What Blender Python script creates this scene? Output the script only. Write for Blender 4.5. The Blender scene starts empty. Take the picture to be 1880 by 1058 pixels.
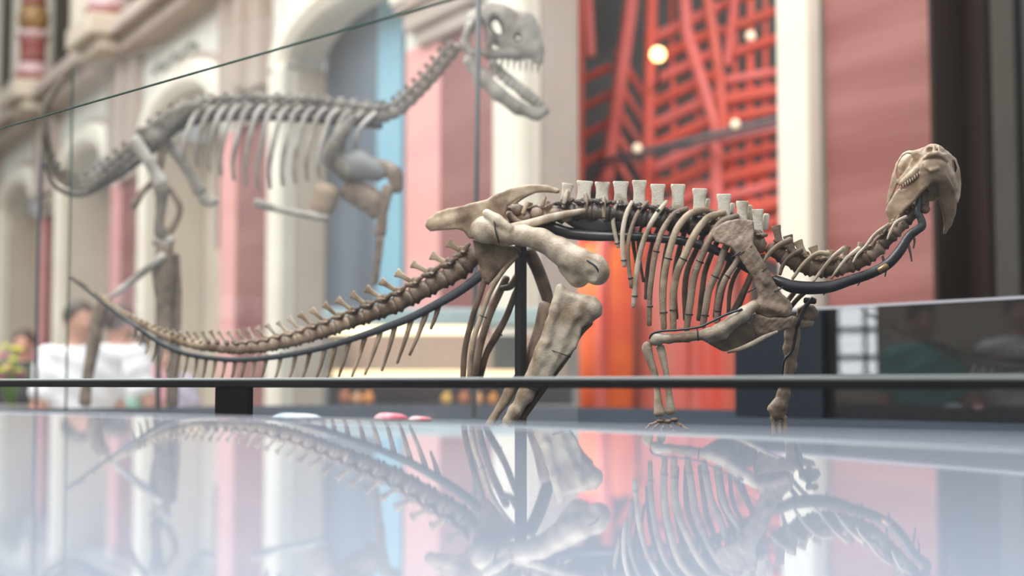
import bpy, math, random
import numpy as np
from mathutils import Vector
random.seed(7); rng = np.random.RandomState(5)
SC = bpy.context.scene; COL = SC.collection

# ------------------------------------------------------------------ camera
F = 2600.0; CX, CY = 940.0, 529.0; HOR = 704.0
TH = math.atan((HOR - CY) / F)
CAM = np.array([0.0, 0.0, 1.2])
RT = np.array([1.0, 0, 0]); FW = np.array([0, math.cos(TH), math.sin(TH)]); UP = np.array([0, -math.sin(TH), math.cos(TH)])
cd = bpy.data.cameras.new('camera'); cam = bpy.data.objects.new('camera', cd); COL.objects.link(cam)
cam.location = CAM; cam.rotation_euler = (math.pi / 2 + TH, 0, 0)
cd.sensor_width = 36; cd.lens = F / 1880 * 36; cd.clip_start = 0.01; cd.clip_end = 200
D0 = 2.2; U = D0 / F
cd.dof.use_dof = True; cd.dof.focus_distance = D0 / 1.02; cd.dof.aperture_fstop = 2.75
SC.camera = cam

# ------------------------------------------------------------------ world, lights, exposure
w = bpy.data.worlds.new('world'); SC.world = w; w.use_nodes = True
nt = w.node_tree; nt.nodes.clear()
tc = nt.nodes.new('ShaderNodeTexCoord'); sx = nt.nodes.new('ShaderNodeSeparateXYZ')
cr = nt.nodes.new('ShaderNodeValToRGB'); bg = nt.nodes.new('ShaderNodeBackground'); wo = nt.nodes.new('ShaderNodeOutputWorld')
nt.links.new(tc.outputs['Generated'], sx.inputs[0]); nt.links.new(sx.outputs['Z'], cr.inputs[0])
nt.links.new(cr.outputs[0], bg.inputs[0]); nt.links.new(bg.outputs[0], wo.inputs[0])
cr.color_ramp.elements[0].position = 0.0; cr.color_ramp.elements[0].color = (.13, .125, .12, 1)
cr.color_ramp.elements[1].position = 0.55; cr.color_ramp.elements[1].color = (.93, .96, 1, 1)
bg.inputs[1].default_value = 1.05
def area(name, loc, target, sx_, sy_, power, color=(1, 1, 1)):
    l = bpy.data.lights.new(name, 'AREA'); l.shape = 'RECTANGLE'; l.size = sx_; l.size_y = sy_; l.energy = power; l.color = color
    o = bpy.data.objects.new(name, l); COL.objects.link(o); o.location = loc
    o.rotation_euler = (Vector(target) - Vector(loc)).to_track_quat('-Z', 'Y').to_euler()
    return o
area('skylight', (-4.0, 5.5, 8.5), (0.6, 6.5, 0.5), 7, 9, 1250, (1, .98, .95))
area('far_fill', (-7.0, 13.0, 10.0), (-3.5, 16.0, 3.5), 6, 8, 900, (1, .98, .94))  # unseen fill light added to brighten the left of the facade
area('case_key', (-1.0, 1.3, 3.3), (0.1, 2.6, 1.3), 1.3, 1.3, 48, (1, .98, .95))  # unseen key light added above the small skeleton
area('lattice_fill', (2.6, 5.6, 4.8), (1.6, 9.4, 1.6), 1.5, 1.5, 240, (1, .9, .82))  # unseen light added to brighten the red lattice and panels
SC.view_settings.view_transform = 'Standard'; SC.view_settings.look = 'None'
SC.view_settings.exposure = 0.0; SC.view_settings.gamma = 1.0; SC.view_settings.use_curve_mapping = False

# ------------------------------------------------------------------ placing helpers
def P(px, py, d):
    return CAM + d * (FW + (px - CX) / F * RT + (CY - py) / F * UP)
def Pv(px, py, d):
    px, py, d = np.broadcast_arrays(np.asarray(px, float), py, d)
    return CAM + d[:, None] * (FW + ((px - CX) / F)[:, None] * RT + ((CY - py) / F)[:, None] * UP)
def PZ(px, d, z):                        # a point in column px at distance d and height z
    Y = (d - (z - 1.2) * math.sin(TH)) / math.cos(TH)
    return np.array([(px - CX) / F * d, Y, z])
QX = [-200, 130, 270, 430, 600, 850, 1100, 1400, 1700, 2100]
QV = [.58, .64, .70, .765, .83, .91, .96, 1.0, 1.0, 1.0]
def dsk(x): return D0 / np.interp(x, QX, QV)
def dbig(x): return D0 / np.interp(x, [60, 300, 650, 850, 1000], [.46, .48, .52, .56, .57])
def mapper(D):
    def f(V):
        V = np.asarray(V, float); d = D(V[:, 0]); return Pv(V[:, 0], V[:, 1], d + V[:, 2] * d / F)
    return f
MS, MBIG = mapper(dsk), mapper(dbig)
IDT = lambda V: np.asarray(V, float)

area('panel_fill', P(1000, 560, 9.75), P(1120, 620, 9.7), .35, 1.4, 7, (1, .80, .6))  # fill light added out of view to brighten the orange panel

# ------------------------------------------------------------------ object helpers
def tag(o, label=None, cat=None, group=None, kind=None):
    if label: o['label'] = label
    if cat: o['category'] = cat
    if group: o['group'] = group
    if kind: o['kind'] = kind
    return o
def thing(name, label, cat, loc, group=None):
    o = bpy.data.objects.new(name, None); COL.objects.link(o); o.location = tuple(loc); o.empty_display_size = .1
    return tag(o, label, cat, group)
def rootloc(o):
    l = np.zeros(3)
    while o is not None: l = l + np.array(o.location); o = o.parent
    return l
def build(name, V, Fc, mat, parent=None, smooth=True, bevel=0):
    V = np.asarray(V, float)
    if parent is not None: org = rootloc(parent); loc = np.zeros(3)
    else:
        lo, hi = V.min(0), V.max(0); org = np.array([(lo[0] + hi[0]) / 2, (lo[1] + hi[1]) / 2, lo[2]]); loc = org
    me = bpy.data.meshes.new(name); me.from_pydata((V - org).tolist(), [], [list(f) for f in Fc]); me.validate()
    if smooth: me.shade_smooth()
    me.materials.append(mat)
    o = bpy.data.objects.new(name, me); COL.objects.link(o); o.location = loc
    if parent is not None: o.parent = parent
    if bevel:
        b = o.modifiers.new('b', 'BEVEL'); b.width = bevel; b.segments = 2; b.limit_method = 'ANGLE'
    return o
class MB:
    def __init__(s, m=IDT): s.V = []; s.F = []; s.m = m
    def add(s, V, Fc):
        n = len(s.V); s.V += [list(v) for v in V]; s.F += [[i + n for i in f] for f in Fc]; return s
    def tube(s, pts, rad, n=10, sub=4, flat=1.0, ax=None, caps=True):
        pts = np.asarray(pts, float)
        if pts.shape[1] == 2: pts = np.hstack([pts, np.zeros((len(pts), 1))])
        rad = np.full(len(pts), rad) if np.isscalar(rad) else np.asarray(rad, float)
        if sub > 1 and len(pts) > 2: pts, rad = smoothline(pts, rad, sub)
        T = np.gradient(pts, axis=0); T /= np.linalg.norm(T, axis=1)[:, None] + 1e-12
        ref = np.array([0, 0, 1.0]) if ax is None else np.asarray(ax, float)
        if ax is None and abs(T[:, 2]).mean() > .8: ref = np.array([0, 1.0, 0])
        V = []; a = np.arange(n) / n * 2 * math.pi; k = len(pts); rows = []
        def ring(p, t, r):
            b = np.cross(t, ref); b /= np.linalg.norm(b) + 1e-12; c = np.cross(b, t)
            return p + r * (np.cos(a)[:, None] * b + flat * np.sin(a)[:, None] * c)
        if caps:
            rows.append(ring(pts[0] - T[0] * rad[0] * .5, T[0], rad[0] * .55))
        for p, t, r in zip(pts, T, rad): rows.append(ring(p, t, r))
        if caps:
            rows.append(ring(pts[-1] + T[-1] * rad[-1] * .5, T[-1], rad[-1] * .55))
        m = len(rows); V = np.vstack(rows); Fc = []
        for i in range(m - 1):
            for j in range(n):
                Fc.append([i * n + j, i * n + (j + 1) % n, (i + 1) * n + (j + 1) % n, (i + 1) * n + j])
        Fc.append(list(range(n))[::-1]); Fc.append([(m - 1) * n + j for j in range(n)])
        return s.add(V, Fc)
    def ell(s, c, r, n=12, m=8):
        V = []; Fc = []
        for i in range(1, m):
            t = math.pi * i / m
            for j in range(n):
                p = 2 * math.pi * j / n
                V.append([c[0] + r[0] * math.sin(t) * math.cos(p), c[1] + r[1] * math.sin(t) * math.sin(p), c[2] + r[2] * math.cos(t)])
        V.append([c[0], c[1], c[2] + r[2]]); V.append([c[0], c[1], c[2] - r[2]]); a, b = len(V) - 2, len(V) - 1
        for i in range(m - 2):
            for j in range(n): Fc.append([i * n + j, (i + 1) * n + j, (i + 1) * n + (j + 1) % n, i * n + (j + 1) % n])
        for j in range(n):
            Fc.append([a, j, (j + 1) % n]); Fc.append([b, (m - 2) * n + (j + 1) % n, (m - 2) * n + j])
        return s.add(V, Fc)
    def box(s, lo, hi):
        x0, y0, z0 = lo; x1, y1, z1 = hi
        V = [(x0, y0, z0), (x1, y0, z0), (x1, y1, z0), (x0, y1, z0), (x0, y0, z1), (x1, y0, z1), (x1, y1, z1), (x0, y1, z1)]
        return s.add(V, [(3, 2, 1, 0), (4, 5, 6, 7), (0, 1, 5, 4), (1, 2, 6, 5), (2, 3, 7, 6), (3, 0, 4, 7)])
    def hexa(s, c8):
        return s.add(c8, [(3, 2, 1, 0), (4, 5, 6, 7), (0, 1, 5, 4), (1, 2, 6, 5), (2, 3, 7, 6), (3, 0, 4, 7)])
    def lathe(s, prof, c=(0, 0, 0), n=24):
        V = []; Fc = []
        for r, z in prof:
            for j in range(n): V.append((c[0] + r * math.cos(2 * math.pi * j / n), c[1] + r * math.sin(2 * math.pi * j / n), c[2] + z))
        for i in range(len(prof) - 1):
            for j in range(n): Fc.append([i * n + j, i * n + (j + 1) % n, (i + 1) * n + (j + 1) % n, (i + 1) * n + j])
        Fc.append(list(range(n))[::-1]); Fc.append([(len(prof) - 1) * n + j for j in range(n)])
        return s.add(V, Fc)
    def build(s, name, mat, parent=None, smooth=True, bevel=0):
        return build(name, s.m(np.array(s.V)), s.F, mat, parent, smooth, bevel)
def smoothline(pts, rad, sub):
    n = len(pts); Q = np.vstack([2 * pts[0] - pts[1], pts, 2 * pts[-1] - pts[-2]]); R = np.concatenate([[rad[0]], rad, [rad[-1]]])
    P_, R_ = [], []
    for i in range(1, n):
        for k in range(sub):
            t = k / sub; a, b, c, d = Q[i - 1], Q[i], Q[i + 1], Q[i + 2]
            P_.append(.5 * (2 * b + (c - a) * t + (2 * a - 5 * b + 4 * c - d) * t * t + (3 * b - a - 3 * c + d) * t ** 3))
            R_.append(R[i] * (1 - t) + R[i + 1] * t)
    P_.append(pts[-1]); R_.append(rad[-1]); return np.array(P_), np.array(R_)
def at_s(line, s): # arclength lookup
    line = np.asarray(line, float); L = np.concatenate([[0], np.cumsum(np.linalg.norm(np.diff(line, axis=0), axis=1))])
    return np.array([np.interp(s, L, line[:, i]) for i in range(line.shape[1])]), L[-1]

# ------------------------------------------------------------------ distance-field modelling (surface nets)
def smin(a, b, k):
    h = np.clip(.5 + .5 * (b - a) / k, 0, 1); return b * (1 - h) + a * h - k * h * (1 - h)
def smax(a, b, k): return -smin(-a, -b, k)
def cone(p, a, b, ra, rb, fl=1.0):
    a = np.asarray(a, float); b = np.asarray(b, float); ba = b - a; q = p - a
    t = np.clip((q @ ba) / (ba @ ba + 1e-9), 0, 1)
    e = q - t[..., None] * ba
    if fl != 1.0: e = e * np.array([1, 1, 1 / fl])
    return np.sqrt((e * e).sum(-1)) - (ra + (rb - ra) * t)
def chain(p, pts, k=6, fl=1.0):
    d = None
    for (a, b) in zip(pts[:-1], pts[1:]):
        c = cone(p, a[:3], b[:3], a[3], b[3], fl); d = c if d is None else smin(d, c, k)
    return d
def ellip(p, c, r, ang=0):
    q = p - np.asarray(c, float)
    if ang:
        ca, sa = math.cos(ang), math.sin(ang); q = np.stack([q[..., 0] * ca + q[..., 1] * sa, -q[..., 0] * sa + q[..., 1] * ca, q[..., 2]], -1)
    q = q / np.asarray(r, float); l = np.sqrt((q * q).sum(-1)) + 1e-9
    return (l - 1) * min(r)
def plate(p, outline, w0, t, r=4):
    x, y = p[..., 0], p[..., 1]; O = np.asarray(outline, float); d = np.full(x.shape, 1e18); s = np.ones(x.shape)
    n = len(O)
    for i in range(n):
        a, b = O[i], O[i - 1]; e = b - a; wx, wy = x - a[0], y - a[1]
        h = np.clip((wx * e[0] + wy * e[1]) / (e @ e), 0, 1); bx, by = wx - e[0] * h, wy - e[1] * h
        d = np.minimum(d, bx * bx + by * by)
        c1 = y >= a[1]; c2 = y < b[1]; c3 = e[0] * wy > e[1] * wx
        m = (c1 & c2 & c3) | (~c1 & ~c2 & ~c3); s = np.where(m, -s, s)
    d2 = s * np.sqrt(d); w_ = w0(x, y) if callable(w0) else w0
    dz = np.abs(p[..., 2] - w_) - t
    u, v = d2 + r, dz + r
    return np.minimum(np.maximum(u, v), 0) + np.sqrt(np.maximum(u, 0) ** 2 + np.maximum(v, 0) ** 2) - r
def rough(p, a=.7, f=.13):
    return a * (np.sin(p[..., 0] * f + 1.3 * np.sin(p[..., 1] * f * .8)) * np.sin(p[..., 1] * f * 1.1 + p[..., 2] * f) + .5 * np.sin(p[..., 0] * f * 2.7 + p[..., 2] * f * 2) * np.sin(p[..., 1] * f * 2.3))
def nets(fn, lo, hi, h):
    ax = [np.arange(l, u + h, h) for l, u in zip(lo, hi)]
    G = np.stack(np.meshgrid(*ax, indexing='ij'), -1); D = fn(G); D[0] = D[-1] = 9; D[:, 0] = D[:, -1] = 9; D[:, :, 0] = D[:, :, -1] = 9
    ins = D < 0; nx, ny, nz = D.shape
    acc = np.zeros((nx - 1, ny - 1, nz - 1, 3)); cnt = np.zeros((nx - 1, ny - 1, nz - 1))
    corner = lambda A, i, j, k: A[i:nx - 1 + i, j:ny - 1 + j, k:nz - 1 + k]
    for axis in range(3):
        for a in (0, 1):
            for b in (0, 1):
                o0 = [a, b]; o0.insert(axis, 0); o1 = [a, b]; o1.insert(axis, 1)
                d0, d1 = corner(D, *o0), corner(D, *o1); m = (d0 < 0) != (d1 < 0)
                t = np.where(m, d0 / np.where(m, d0 - d1, 1), 0)
                for c in range(3):
                    acc[..., c] += np.where(m, (o0[c] + (t if c == axis else 0)), 0)
                cnt += m
    act = cnt > 0; idx = -np.ones(act.shape, int); idx[act] = np.arange(act.sum())
    I = np.argwhere(act); V = (I + acc[act] / cnt[act][:, None]) * h + np.array(lo)
    Fc = []
    for axis in range(3):
        sl0 = [slice(None)] * 3; sl1 = [slice(None)] * 3; sl0[axis] = slice(0, -1); sl1[axis] = slice(1, None)
        m = ins[tuple(sl0)] != ins[tuple(sl1)]; E = np.argwhere(m)
        b, c = (axis + 1) % 3, (axis + 2) % 3
        E = E[(E[:, b] > 0) & (E[:, c] > 0) & (E[:, b] < D.shape[b] - 1) & (E[:, c] < D.shape[c] - 1)]
        first = ins[E[:, 0], E[:, 1], E[:, 2]]
        def g(db, dc):
            K = E.copy(); K[:, b] -= db; K[:, c] -= dc; return idx[K[:, 0], K[:, 1], K[:, 2]]
        q = np.stack([g(1, 1), g(0, 1), g(0, 0), g(1, 0)], 1); q[~first] = q[~first][:, ::-1]
        Fc.append(q)
    Fc = np.vstack(Fc); Fc = Fc[(Fc >= 0).all(1)]
    return V, Fc.tolist()
def sculpt(name, fn, lo, hi, h, mat, parent, m, flip=True):
    V, Fc = nets(fn, lo, hi, h)
    return build(name, m(V), [f[::-1] for f in Fc] if flip else Fc, mat, parent)

# ------------------------------------------------------------------ materials
def mat(name, col, rough_=.6, metal=0, col2=None, scale=8, bump=0, bscale=None, spec=.5, detail=4, stretch=None, lohi=(.35, .65), third=None, coat=0):
    m = bpy.data.materials.new(name); m.use_nodes = True; N = m.node_tree.nodes; L = m.node_tree.links
    b = N['Principled BSDF']; b.inputs['Roughness'].default_value = rough_; b.inputs['Metallic'].default_value = metal
    b.inputs['Specular IOR Level'].default_value = spec; b.inputs['Coat Weight'].default_value = coat
    tcn = N.new('ShaderNodeTexCoord'); mp = N.new('ShaderNodeMapping'); L.new(tcn.outputs['Object'], mp.inputs[0])
    if stretch: mp.inputs['Scale'].default_value = stretch
    no = N.new('ShaderNodeTexNoise'); no.inputs['Scale'].default_value = scale; no.inputs['Detail'].default_value = detail; L.new(mp.outputs[0], no.inputs['Vector'])
    r = N.new('ShaderNodeValToRGB'); L.new(no.outputs['Fac'], r.inputs[0])
    c2 = col2 or tuple(c * .88 for c in col)
    r.color_ramp.elements[0].position = lohi[0]; r.color_ramp.elements[0].color = (*c2, 1)
    r.color_ramp.elements[1].position = lohi[1]; r.color_ramp.elements[1].color = (*col, 1)
    if third:
        e = r.color_ramp.elements.new(third[0]); e.color = (*third[1], 1)
    L.new(r.outputs[0], b.inputs['Base Color'])
    if bump:
        n2 = N.new('ShaderNodeTexNoise'); n2.inputs['Scale'].default_value = bscale or scale * 4; n2.inputs['Detail'].default_value = 5; L.new(mp.outputs[0], n2.inputs['Vector'])
        bp = N.new('ShaderNodeBump'); bp.inputs['Strength'].default_value = bump; bp.inputs['Distance'].default_value = .003; L.new(n2.outputs['Fac'], bp.inputs['Height']); L.new(bp.outputs[0], b.inputs['Normal'])
    return m
def glow(name, col, strength):
    m = bpy.data.materials.new(name); m.use_nodes = True; N = m.node_tree.nodes; L = m.node_tree.links
    b = N['Principled BSDF']; b.inputs['Base Color'].default_value = (*col, 1); b.inputs['Emission Color'].default_value = (*col, 1); b.inputs['Emission Strength'].default_value = strength
    return m
BONE = mat('bone', (.50, .39, .27), .5, 0, (.20, .13, .085), 22, .3, 260, lohi=(.36, .60))
BONEL = mat('bone_pale', (.60, .515, .40), .45, 0, (.27, .185, .12), 24, .3, 300, lohi=(.36, .60), detail=6)
BONEW = mat('bone_chalky', (.72, .67, .56), .55, 0, (.42, .34, .24), 40, .3, 380, lohi=(.3, .5))
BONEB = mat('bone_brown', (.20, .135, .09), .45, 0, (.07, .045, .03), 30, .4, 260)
BONEG = mat('bone_greybrown', (.34, .25, .18), .5, 0, (.15, .10, .07), 26, .4, 240, lohi=(.34, .62))
BONEH = mat('bone_skull', (.54, .43, .31), .42, 0, (.27, .17, .105), 26, .18, 320, lohi=(.34, .56))
BONES = mat('bone_shadow_dark', (.10, .075, .058), .4, 0, (.03, .022, .018), 30, .4, 260)  # shadow on the trunk bodies put into the bone colour; seams share it
BONEJ = mat('bone_jaw', (.40, .29, .195), .42, 0, (.17, .105, .065), 26, .2, 320, lohi=(.34, .60))
BONEF = mat('bone_far', (.27, .24, .205), .6, 0, (.07, .06, .05), 14, .4, 160)
BONEFS = mat('bone_far_skull', (.46, .42, .36), .6, 0, (.14, .11, .085), 9, .3, 120, lohi=(.38, .6))
BONEFW = mat('bone_far_pale', (.56, .53, .49), .6, 0, (.26, .23, .20), 12, .3, 160)
STEEL = mat('black_steel', (.022, .024, .028), .32, .0, (.045, .045, .05), 30, .2, 200, spec=.6)
WIRE = mat('wire', (.05, .055, .065), .35, .6, spec=.6)
RAILM = mat('rail_metal', (.010, .010, .012), .6, 0, (.008, .008, .009), 20, .1, 200, spec=.15)
RAILB = mat('block_metal', (.004, .004, .005), .55, 0, (.008, .008, .009), 20, .1, 200, spec=.05)

def film_glass(name, haze, tint, refl=1.0):
    m = bpy.data.materials.new(name); m.use_nodes = True; N = m.node_tree.nodes; L = m.node_tree.links; N.clear()
    o = N.new('ShaderNodeOutputMaterial'); tr = N.new('ShaderNodeBsdfTransparent'); tr.inputs[0].default_value = (*tint, 1)
    gl = N.new('ShaderNodeBsdfGlossy'); gl.inputs['Roughness'].default_value = .01
    fr = N.new('ShaderNodeFresnel'); fr.inputs[0].default_value = 1.45
    mu = N.new('ShaderNodeMath'); mu.operation = 'MULTIPLY'; mu.inputs[1].default_value = refl; L.new(fr.outputs[0], mu.inputs[0])
    ge = N.new('ShaderNodeNewGeometry'); bf = N.new('ShaderNodeMath'); bf.operation = 'SUBTRACT'; bf.inputs[0].default_value = 1; L.new(ge.outputs['Backfacing'], bf.inputs[1])
    mb_ = N.new('ShaderNodeMath'); mb_.operation = 'MULTIPLY'; L.new(mu.outputs[0], mb_.inputs[0]); L.new(bf.outputs[0], mb_.inputs[1]); mu = mb_
    df = N.new('ShaderNodeBsdfDiffuse'); df.inputs[0].default_value = (.9, .92, .95, 1)
    tn = N.new('ShaderNodeTexCoord'); no = N.new('ShaderNodeTexNoise'); no.inputs['Scale'].default_value = 3; L.new(tn.outputs['Object'], no.inputs['Vector'])
    mh = N.new('ShaderNodeMath'); mh.operation = 'MULTIPLY'; mh.inputs[1].default_value = haze * 2; L.new(no.outputs['Fac'], mh.inputs[0])
    m1 = N.new('ShaderNodeMixShader'); L.new(mh.outputs[0], m1.inputs[0]); L.new(tr.outputs[0], m1.inputs[1]); L.new(df.outputs[0], m1.inputs[2])
    m2 = N.new('ShaderNodeMixShader'); L.new(mu.outputs[0], m2.inputs[0]); L.new(m1.outputs[0], m2.inputs[1]); L.new(gl.outputs[0], m2.inputs[2]); L.new(m2.outputs[0], o.inputs[0])
    return m
GLASS = film_glass('case_glass', .006, (.985, .99, .99), .12)
GLASSH = film_glass('hazy_glass', .04, (.98, .985, .985), .12)  # reflection haze painted as a white diffuse film
GEDGE = mat('glass_edge', (.05, .12, .10), .2)

# table: pale lacquer under clear polish
TABLEM = bpy.data.materials.new('polished_tabletop'); TABLEM.use_nodes = True
_b = TABLEM.node_tree.nodes['Principled BSDF']; _b.inputs['Base Color'].default_value = (.43, .49, .59, 1); _b.inputs['Roughness'].default_value = .025
_b.inputs['IOR'].default_value = 1.52
TABLEE = mat('table_edge', (.90, .92, .95), .3, 0, (.86, .88, .92))

# ================================================================== SETTING
CREAM = mat('cream_stone', (.80, .765, .66), .75, 0, (.73, .69, .58), 1.5, .2, 40)
BEIGE = mat('beige_stone', (.56, .49, .40), .8, 0, (.49, .43, .35), 1.2, .2, 40)
SAGE = mat('pale_plaster', (.72, .72, .67), .85, 0, (.66, .66, .60), 1.5)
MAUVE = mat('taupe_stone', (.46, .385, .335), .8, 0, (.39, .32, .275), 1.5)
LITRED = mat('lit_red_plaster', (.74, .40, .37), .7, 0, (.66, .31, .29), .8, stretch=(.3, .3, 2.2))  # same red plaster, light wash put into the colour
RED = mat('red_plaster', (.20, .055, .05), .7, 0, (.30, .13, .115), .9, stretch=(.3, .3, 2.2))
DUSK = mat('dusty_red_panel', (.25, .08, .072), .55, 0, (.34, .14, .125), 1.1, stretch=(.25, .25, 3.4), lohi=(.42, .58))
BROWN = mat('shaded_brown_wood', (.018, .011, .009), .7, 0, (.036, .023, .018), 2, spec=.2, stretch=(2, 2, .3))
MAROON = mat('maroon_wood', (.032, .008, .006), .6, 0, (.02, .008, .006), 2)
SHADEST = mat('shaded_stone', (.062, .058, .049), .8, 0, (.052, .048, .042), 2, spec=.2)
NIGHT = mat('shade_black_wood', (.012, .015, .02), .6)  # shade at the far right put into the colour; also the window frame
BLUEG = mat('blue_window_glass', (.15, .21, .28), .4, 0, (.055, .06, .075), .9, stretch=(1, 1, .25))
AQUA = mat('aqua_glass', (.26, .50, .62), .3, 0, (.20, .42, .55), 1)
FLOORM = mat('floor_stone', (.45, .42, .38), .5, 0, (.38, .35, .31), 1.2)

DU = np.array([-.5069, .8620, 0]); DN = np.array([.8620, .5069, 0]); W0 = np.array([0, 9.2, 0])
def Wp(s, n, z): return W0 + s * DU + n * DN + np.array([0, 0, z])
def s_at(px, n=0):
    t = (px - CX) / F   # X = t*Y (close enough at the horizon)
    return (.862 * n - t * (9.2 + .5069 * n)) / (.5069 + t * .862)
def slab(mb, s0, s1, n0, n1, z0, z1):
    if s0 > s1: s0, s1 = s1, s0
    return mb.hexa([Wp(s0, n0, z0), Wp(s1, n0, z0), Wp(s1, n1, z0), Wp(s0, n1, z0), Wp(s0, n0, z1), Wp(s1, n0, z1), Wp(s1, n1, z1), Wp(s0, n1, z1)])
def struct(mb, name, m, bevel=0, smooth=False):
    return tag(mb.build(name, m, None, smooth, bevel), kind='structure')

fl = MB(); fl.box((-14, -5, -.1), (16, 34, 0)); struct(fl, 'floor', FLOORM)

PER = 4.24; CS = 2.70; ZS = 4.02
NB = range(-1, 5)
# spandrel wall with elliptical arches cut out, one continuous wall
wl = MB(); A_IN = 1.12; RISE = .34; ZT = 5.15
for k in NB:
    c = CS + PER * k if k >= 0 else -1.495
    if k == -1: A_ = 1.16
    else: A_ = A_IN
    n_ = 20
    for i in range(n_):
        t0, t1 = math.pi * i / n_, math.pi * (i + 1) / n_
        a0, a1 = c + A_ * math.cos(t0), c + A_ * math.cos(t1); z0, z1 = ZS + RISE * math.sin(t0), ZS + RISE * math.sin(t1)
        wl.hexa([Wp(a1, 0, z1), Wp(a0, 0, z0), Wp(a0, .27, z0), Wp(a1, .27, z1), Wp(a1, 0, ZT), Wp(a0, 0, ZT), Wp(a0, .27, ZT), Wp(a1, .27, ZT)])
    nxt = CS + PER * (k + 1) if k >= 0 else CS
    slab(wl, c + A_, nxt - A_IN, 0, .27, 3.7, ZT)
struct(wl, 'wall_facade', SAGE)
# red piers, cream jamb shafts, arch bands, upper pilasters
tn = [0]
def tname(): tn[0] += 1; return 'trim_%d' % tn[0]
for k in NB:
    c = CS + PER * k if k >= 0 else -1.495
    far = c + (A_IN if k >= 0 else 1.16); near = c - (A_IN if k >= 0 else 1.16)
    # cream jamb shaft on the far side, its reveal in beige
    j = MB(); slab(j, far - .005, far + .42, -.10, .015, 0, ZS); j.tube([Wp(far + .06, -.1, z) for z in (0, 1, 2, 3, 4)], .085, 14, 1, ax=(1, 0, 0)); struct(j, tname(), CREAM, .015)
    if k >= -1:
        r = MB(); slab(r, far - .004, far + .30, .02, .30 if k < 1 else .56, 0, ZS); struct(r, tname(), MAUVE if k < 0 else BEIGE)
    # arch band
    a = MB(); n_ = 28; ai, ao = (far - near) / 2 - .03, (far - near) / 2 + .36; c0 = (far + near) / 2
    prof = [(ai, RISE - .03, .02), (ai, RISE - .03, -.10), (ai + .08, RISE + .06, -.16), (ao - .1, RISE + .22, -.16), (ao, RISE + .29, -.07), (ao, RISE + .29, .02)]
    V = []; Fc = []
    for i in range(n_ + 1):
        t = math.pi * i / n_
        for (ra, rz, nn) in prof: V.append(Wp(c0 + ra * math.cos(t), nn, ZS + rz * math.sin(t)))
    m_ = len(prof)
    for i in range(n_):
        for q in range(m_): Fc.append([i * m_ + q, i * m_ + (q + 1) % m_, (i + 1) * m_ + (q + 1) % m_, (i + 1) * m_ + q])
    a.add(V, Fc)
    if k >= 0:
        struct(a, tname(), CREAM)
        a = MB(); V = []; Fc = []
        for i in range(n_ + 1):
            t = math.pi * i / n_
            for (ra, rz, nn) in ((ao + .0, RISE + .29, .01), (ao, RISE + .29, -.03), (ao + .11, RISE + .37, -.03), (ao + .11, RISE + .37, .01)): V.append(Wp(c0 + ra * math.cos(t), nn, ZS + rz * math.sin(t)))
        for i in range(n_):
            for q in range(4): Fc.append([i * 4 + q, i * 4 + (q + 1) % 4, (i + 1) * 4 + (q + 1) % 4, (i + 1) * 4 + q])
        a.add(V, Fc); struct(a, tname(), MAUVE)  # taupe rim paints the shadow line around the arch
# piers between openings: red plaster, light-washed part painted pink, rest dark red
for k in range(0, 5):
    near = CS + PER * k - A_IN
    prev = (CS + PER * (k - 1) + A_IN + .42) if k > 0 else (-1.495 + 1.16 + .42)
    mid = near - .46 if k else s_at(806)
    p = MB(); slab(p, mid, near, .0, .27, 0, 3.7); struct(p, tname(), LITRED)
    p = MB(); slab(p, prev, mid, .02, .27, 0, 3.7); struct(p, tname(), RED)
    # corbelled pilaster above
    u = MB(); a0, a1 = near - 1.42, near - .26
    if k == 0: a0, a1 = .28, 1.52
    slab(u, a0, a1, -.14, .02, 3.95, 5.12); slab(u, a0 + .08, a1 - .08, -.10, .02, 3.80, 3.95); slab(u, a0 + .2, a1 - .2, -.05, .02, 3.68, 3.80)
    u.tube([Wp(a0 + .42, -.13, z) for z in (4.0, 5.1)], .10, 14, 1, ax=(1, 0, 0)); struct(u, tname(), MAUVE, .02)
# back of the recesses
for k in range(0, 5):
    c = CS + PER * k
    b = MB()
    if k == 0:
        slab(b, c - 1.6, c + 1.15, .31, .37, 0, 4.5); o = tag(struct(b, 'window_1', BLUEG), kind='structure')
        b = MB(); slab(b, s_at(740, .3), s_at(694, .3), .28, .305, 0, 4.6); struct(b, tname(), AQUA)
    else:
        slab(b, c - 1.6, c + 1.15, .57, .65, 0, 4.5); struct(b, tname(), BEIGE if k % 2 else MAUVE)
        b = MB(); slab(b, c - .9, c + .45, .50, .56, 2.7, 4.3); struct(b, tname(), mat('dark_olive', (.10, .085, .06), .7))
# cornice and upper storey
co = MB(); slab(co, -5, 24, -.28, .3, 5.12, 5.30); slab(co, -5, 24, -.42, .3, 5.30, 5.46); slab(co, -5, 24, -.34, .3, 5.46, 5.55); struct(co, tname(), MAUVE, .02)
for k in range(0, 5):                                     # cornice breaks forward under each column
    s0 = CS + PER * k - A_IN - .84
    b = MB(); slab(b, s0 - .5, s0 + .5, -.52, -.2, 5.14, 5.30); slab(b, s0 - .58, s0 + .58, -.66, -.2, 5.30, 5.56); struct(b, tname(), BEIGE, .03)
uw = MB(); slab(uw, -5, 24, .5, .7, 5.5, 10); struct(uw, 'wall_upper', BEIGE)
for k in range(0, 5):
    s0 = CS + PER * k - A_IN - .84
    for ds_, w_, m_ in ((.95, .42, CREAM), (-.85, .34, CREAM), (1.9, .3, CREAM)):
        b = MB(); slab(b, s0 + ds_, s0 + ds_ + w_, .1, .5, 5.55, 10); struct(b, tname(), m_, .03)
    b = MB(); slab(b, s0 + .6, s0 + .95, .2, .5, 5.55, 10); struct(b, tname(), mat('column_shadow', (.09, .08, .065), .7))  # dark strip painting the shadow beside each column
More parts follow.
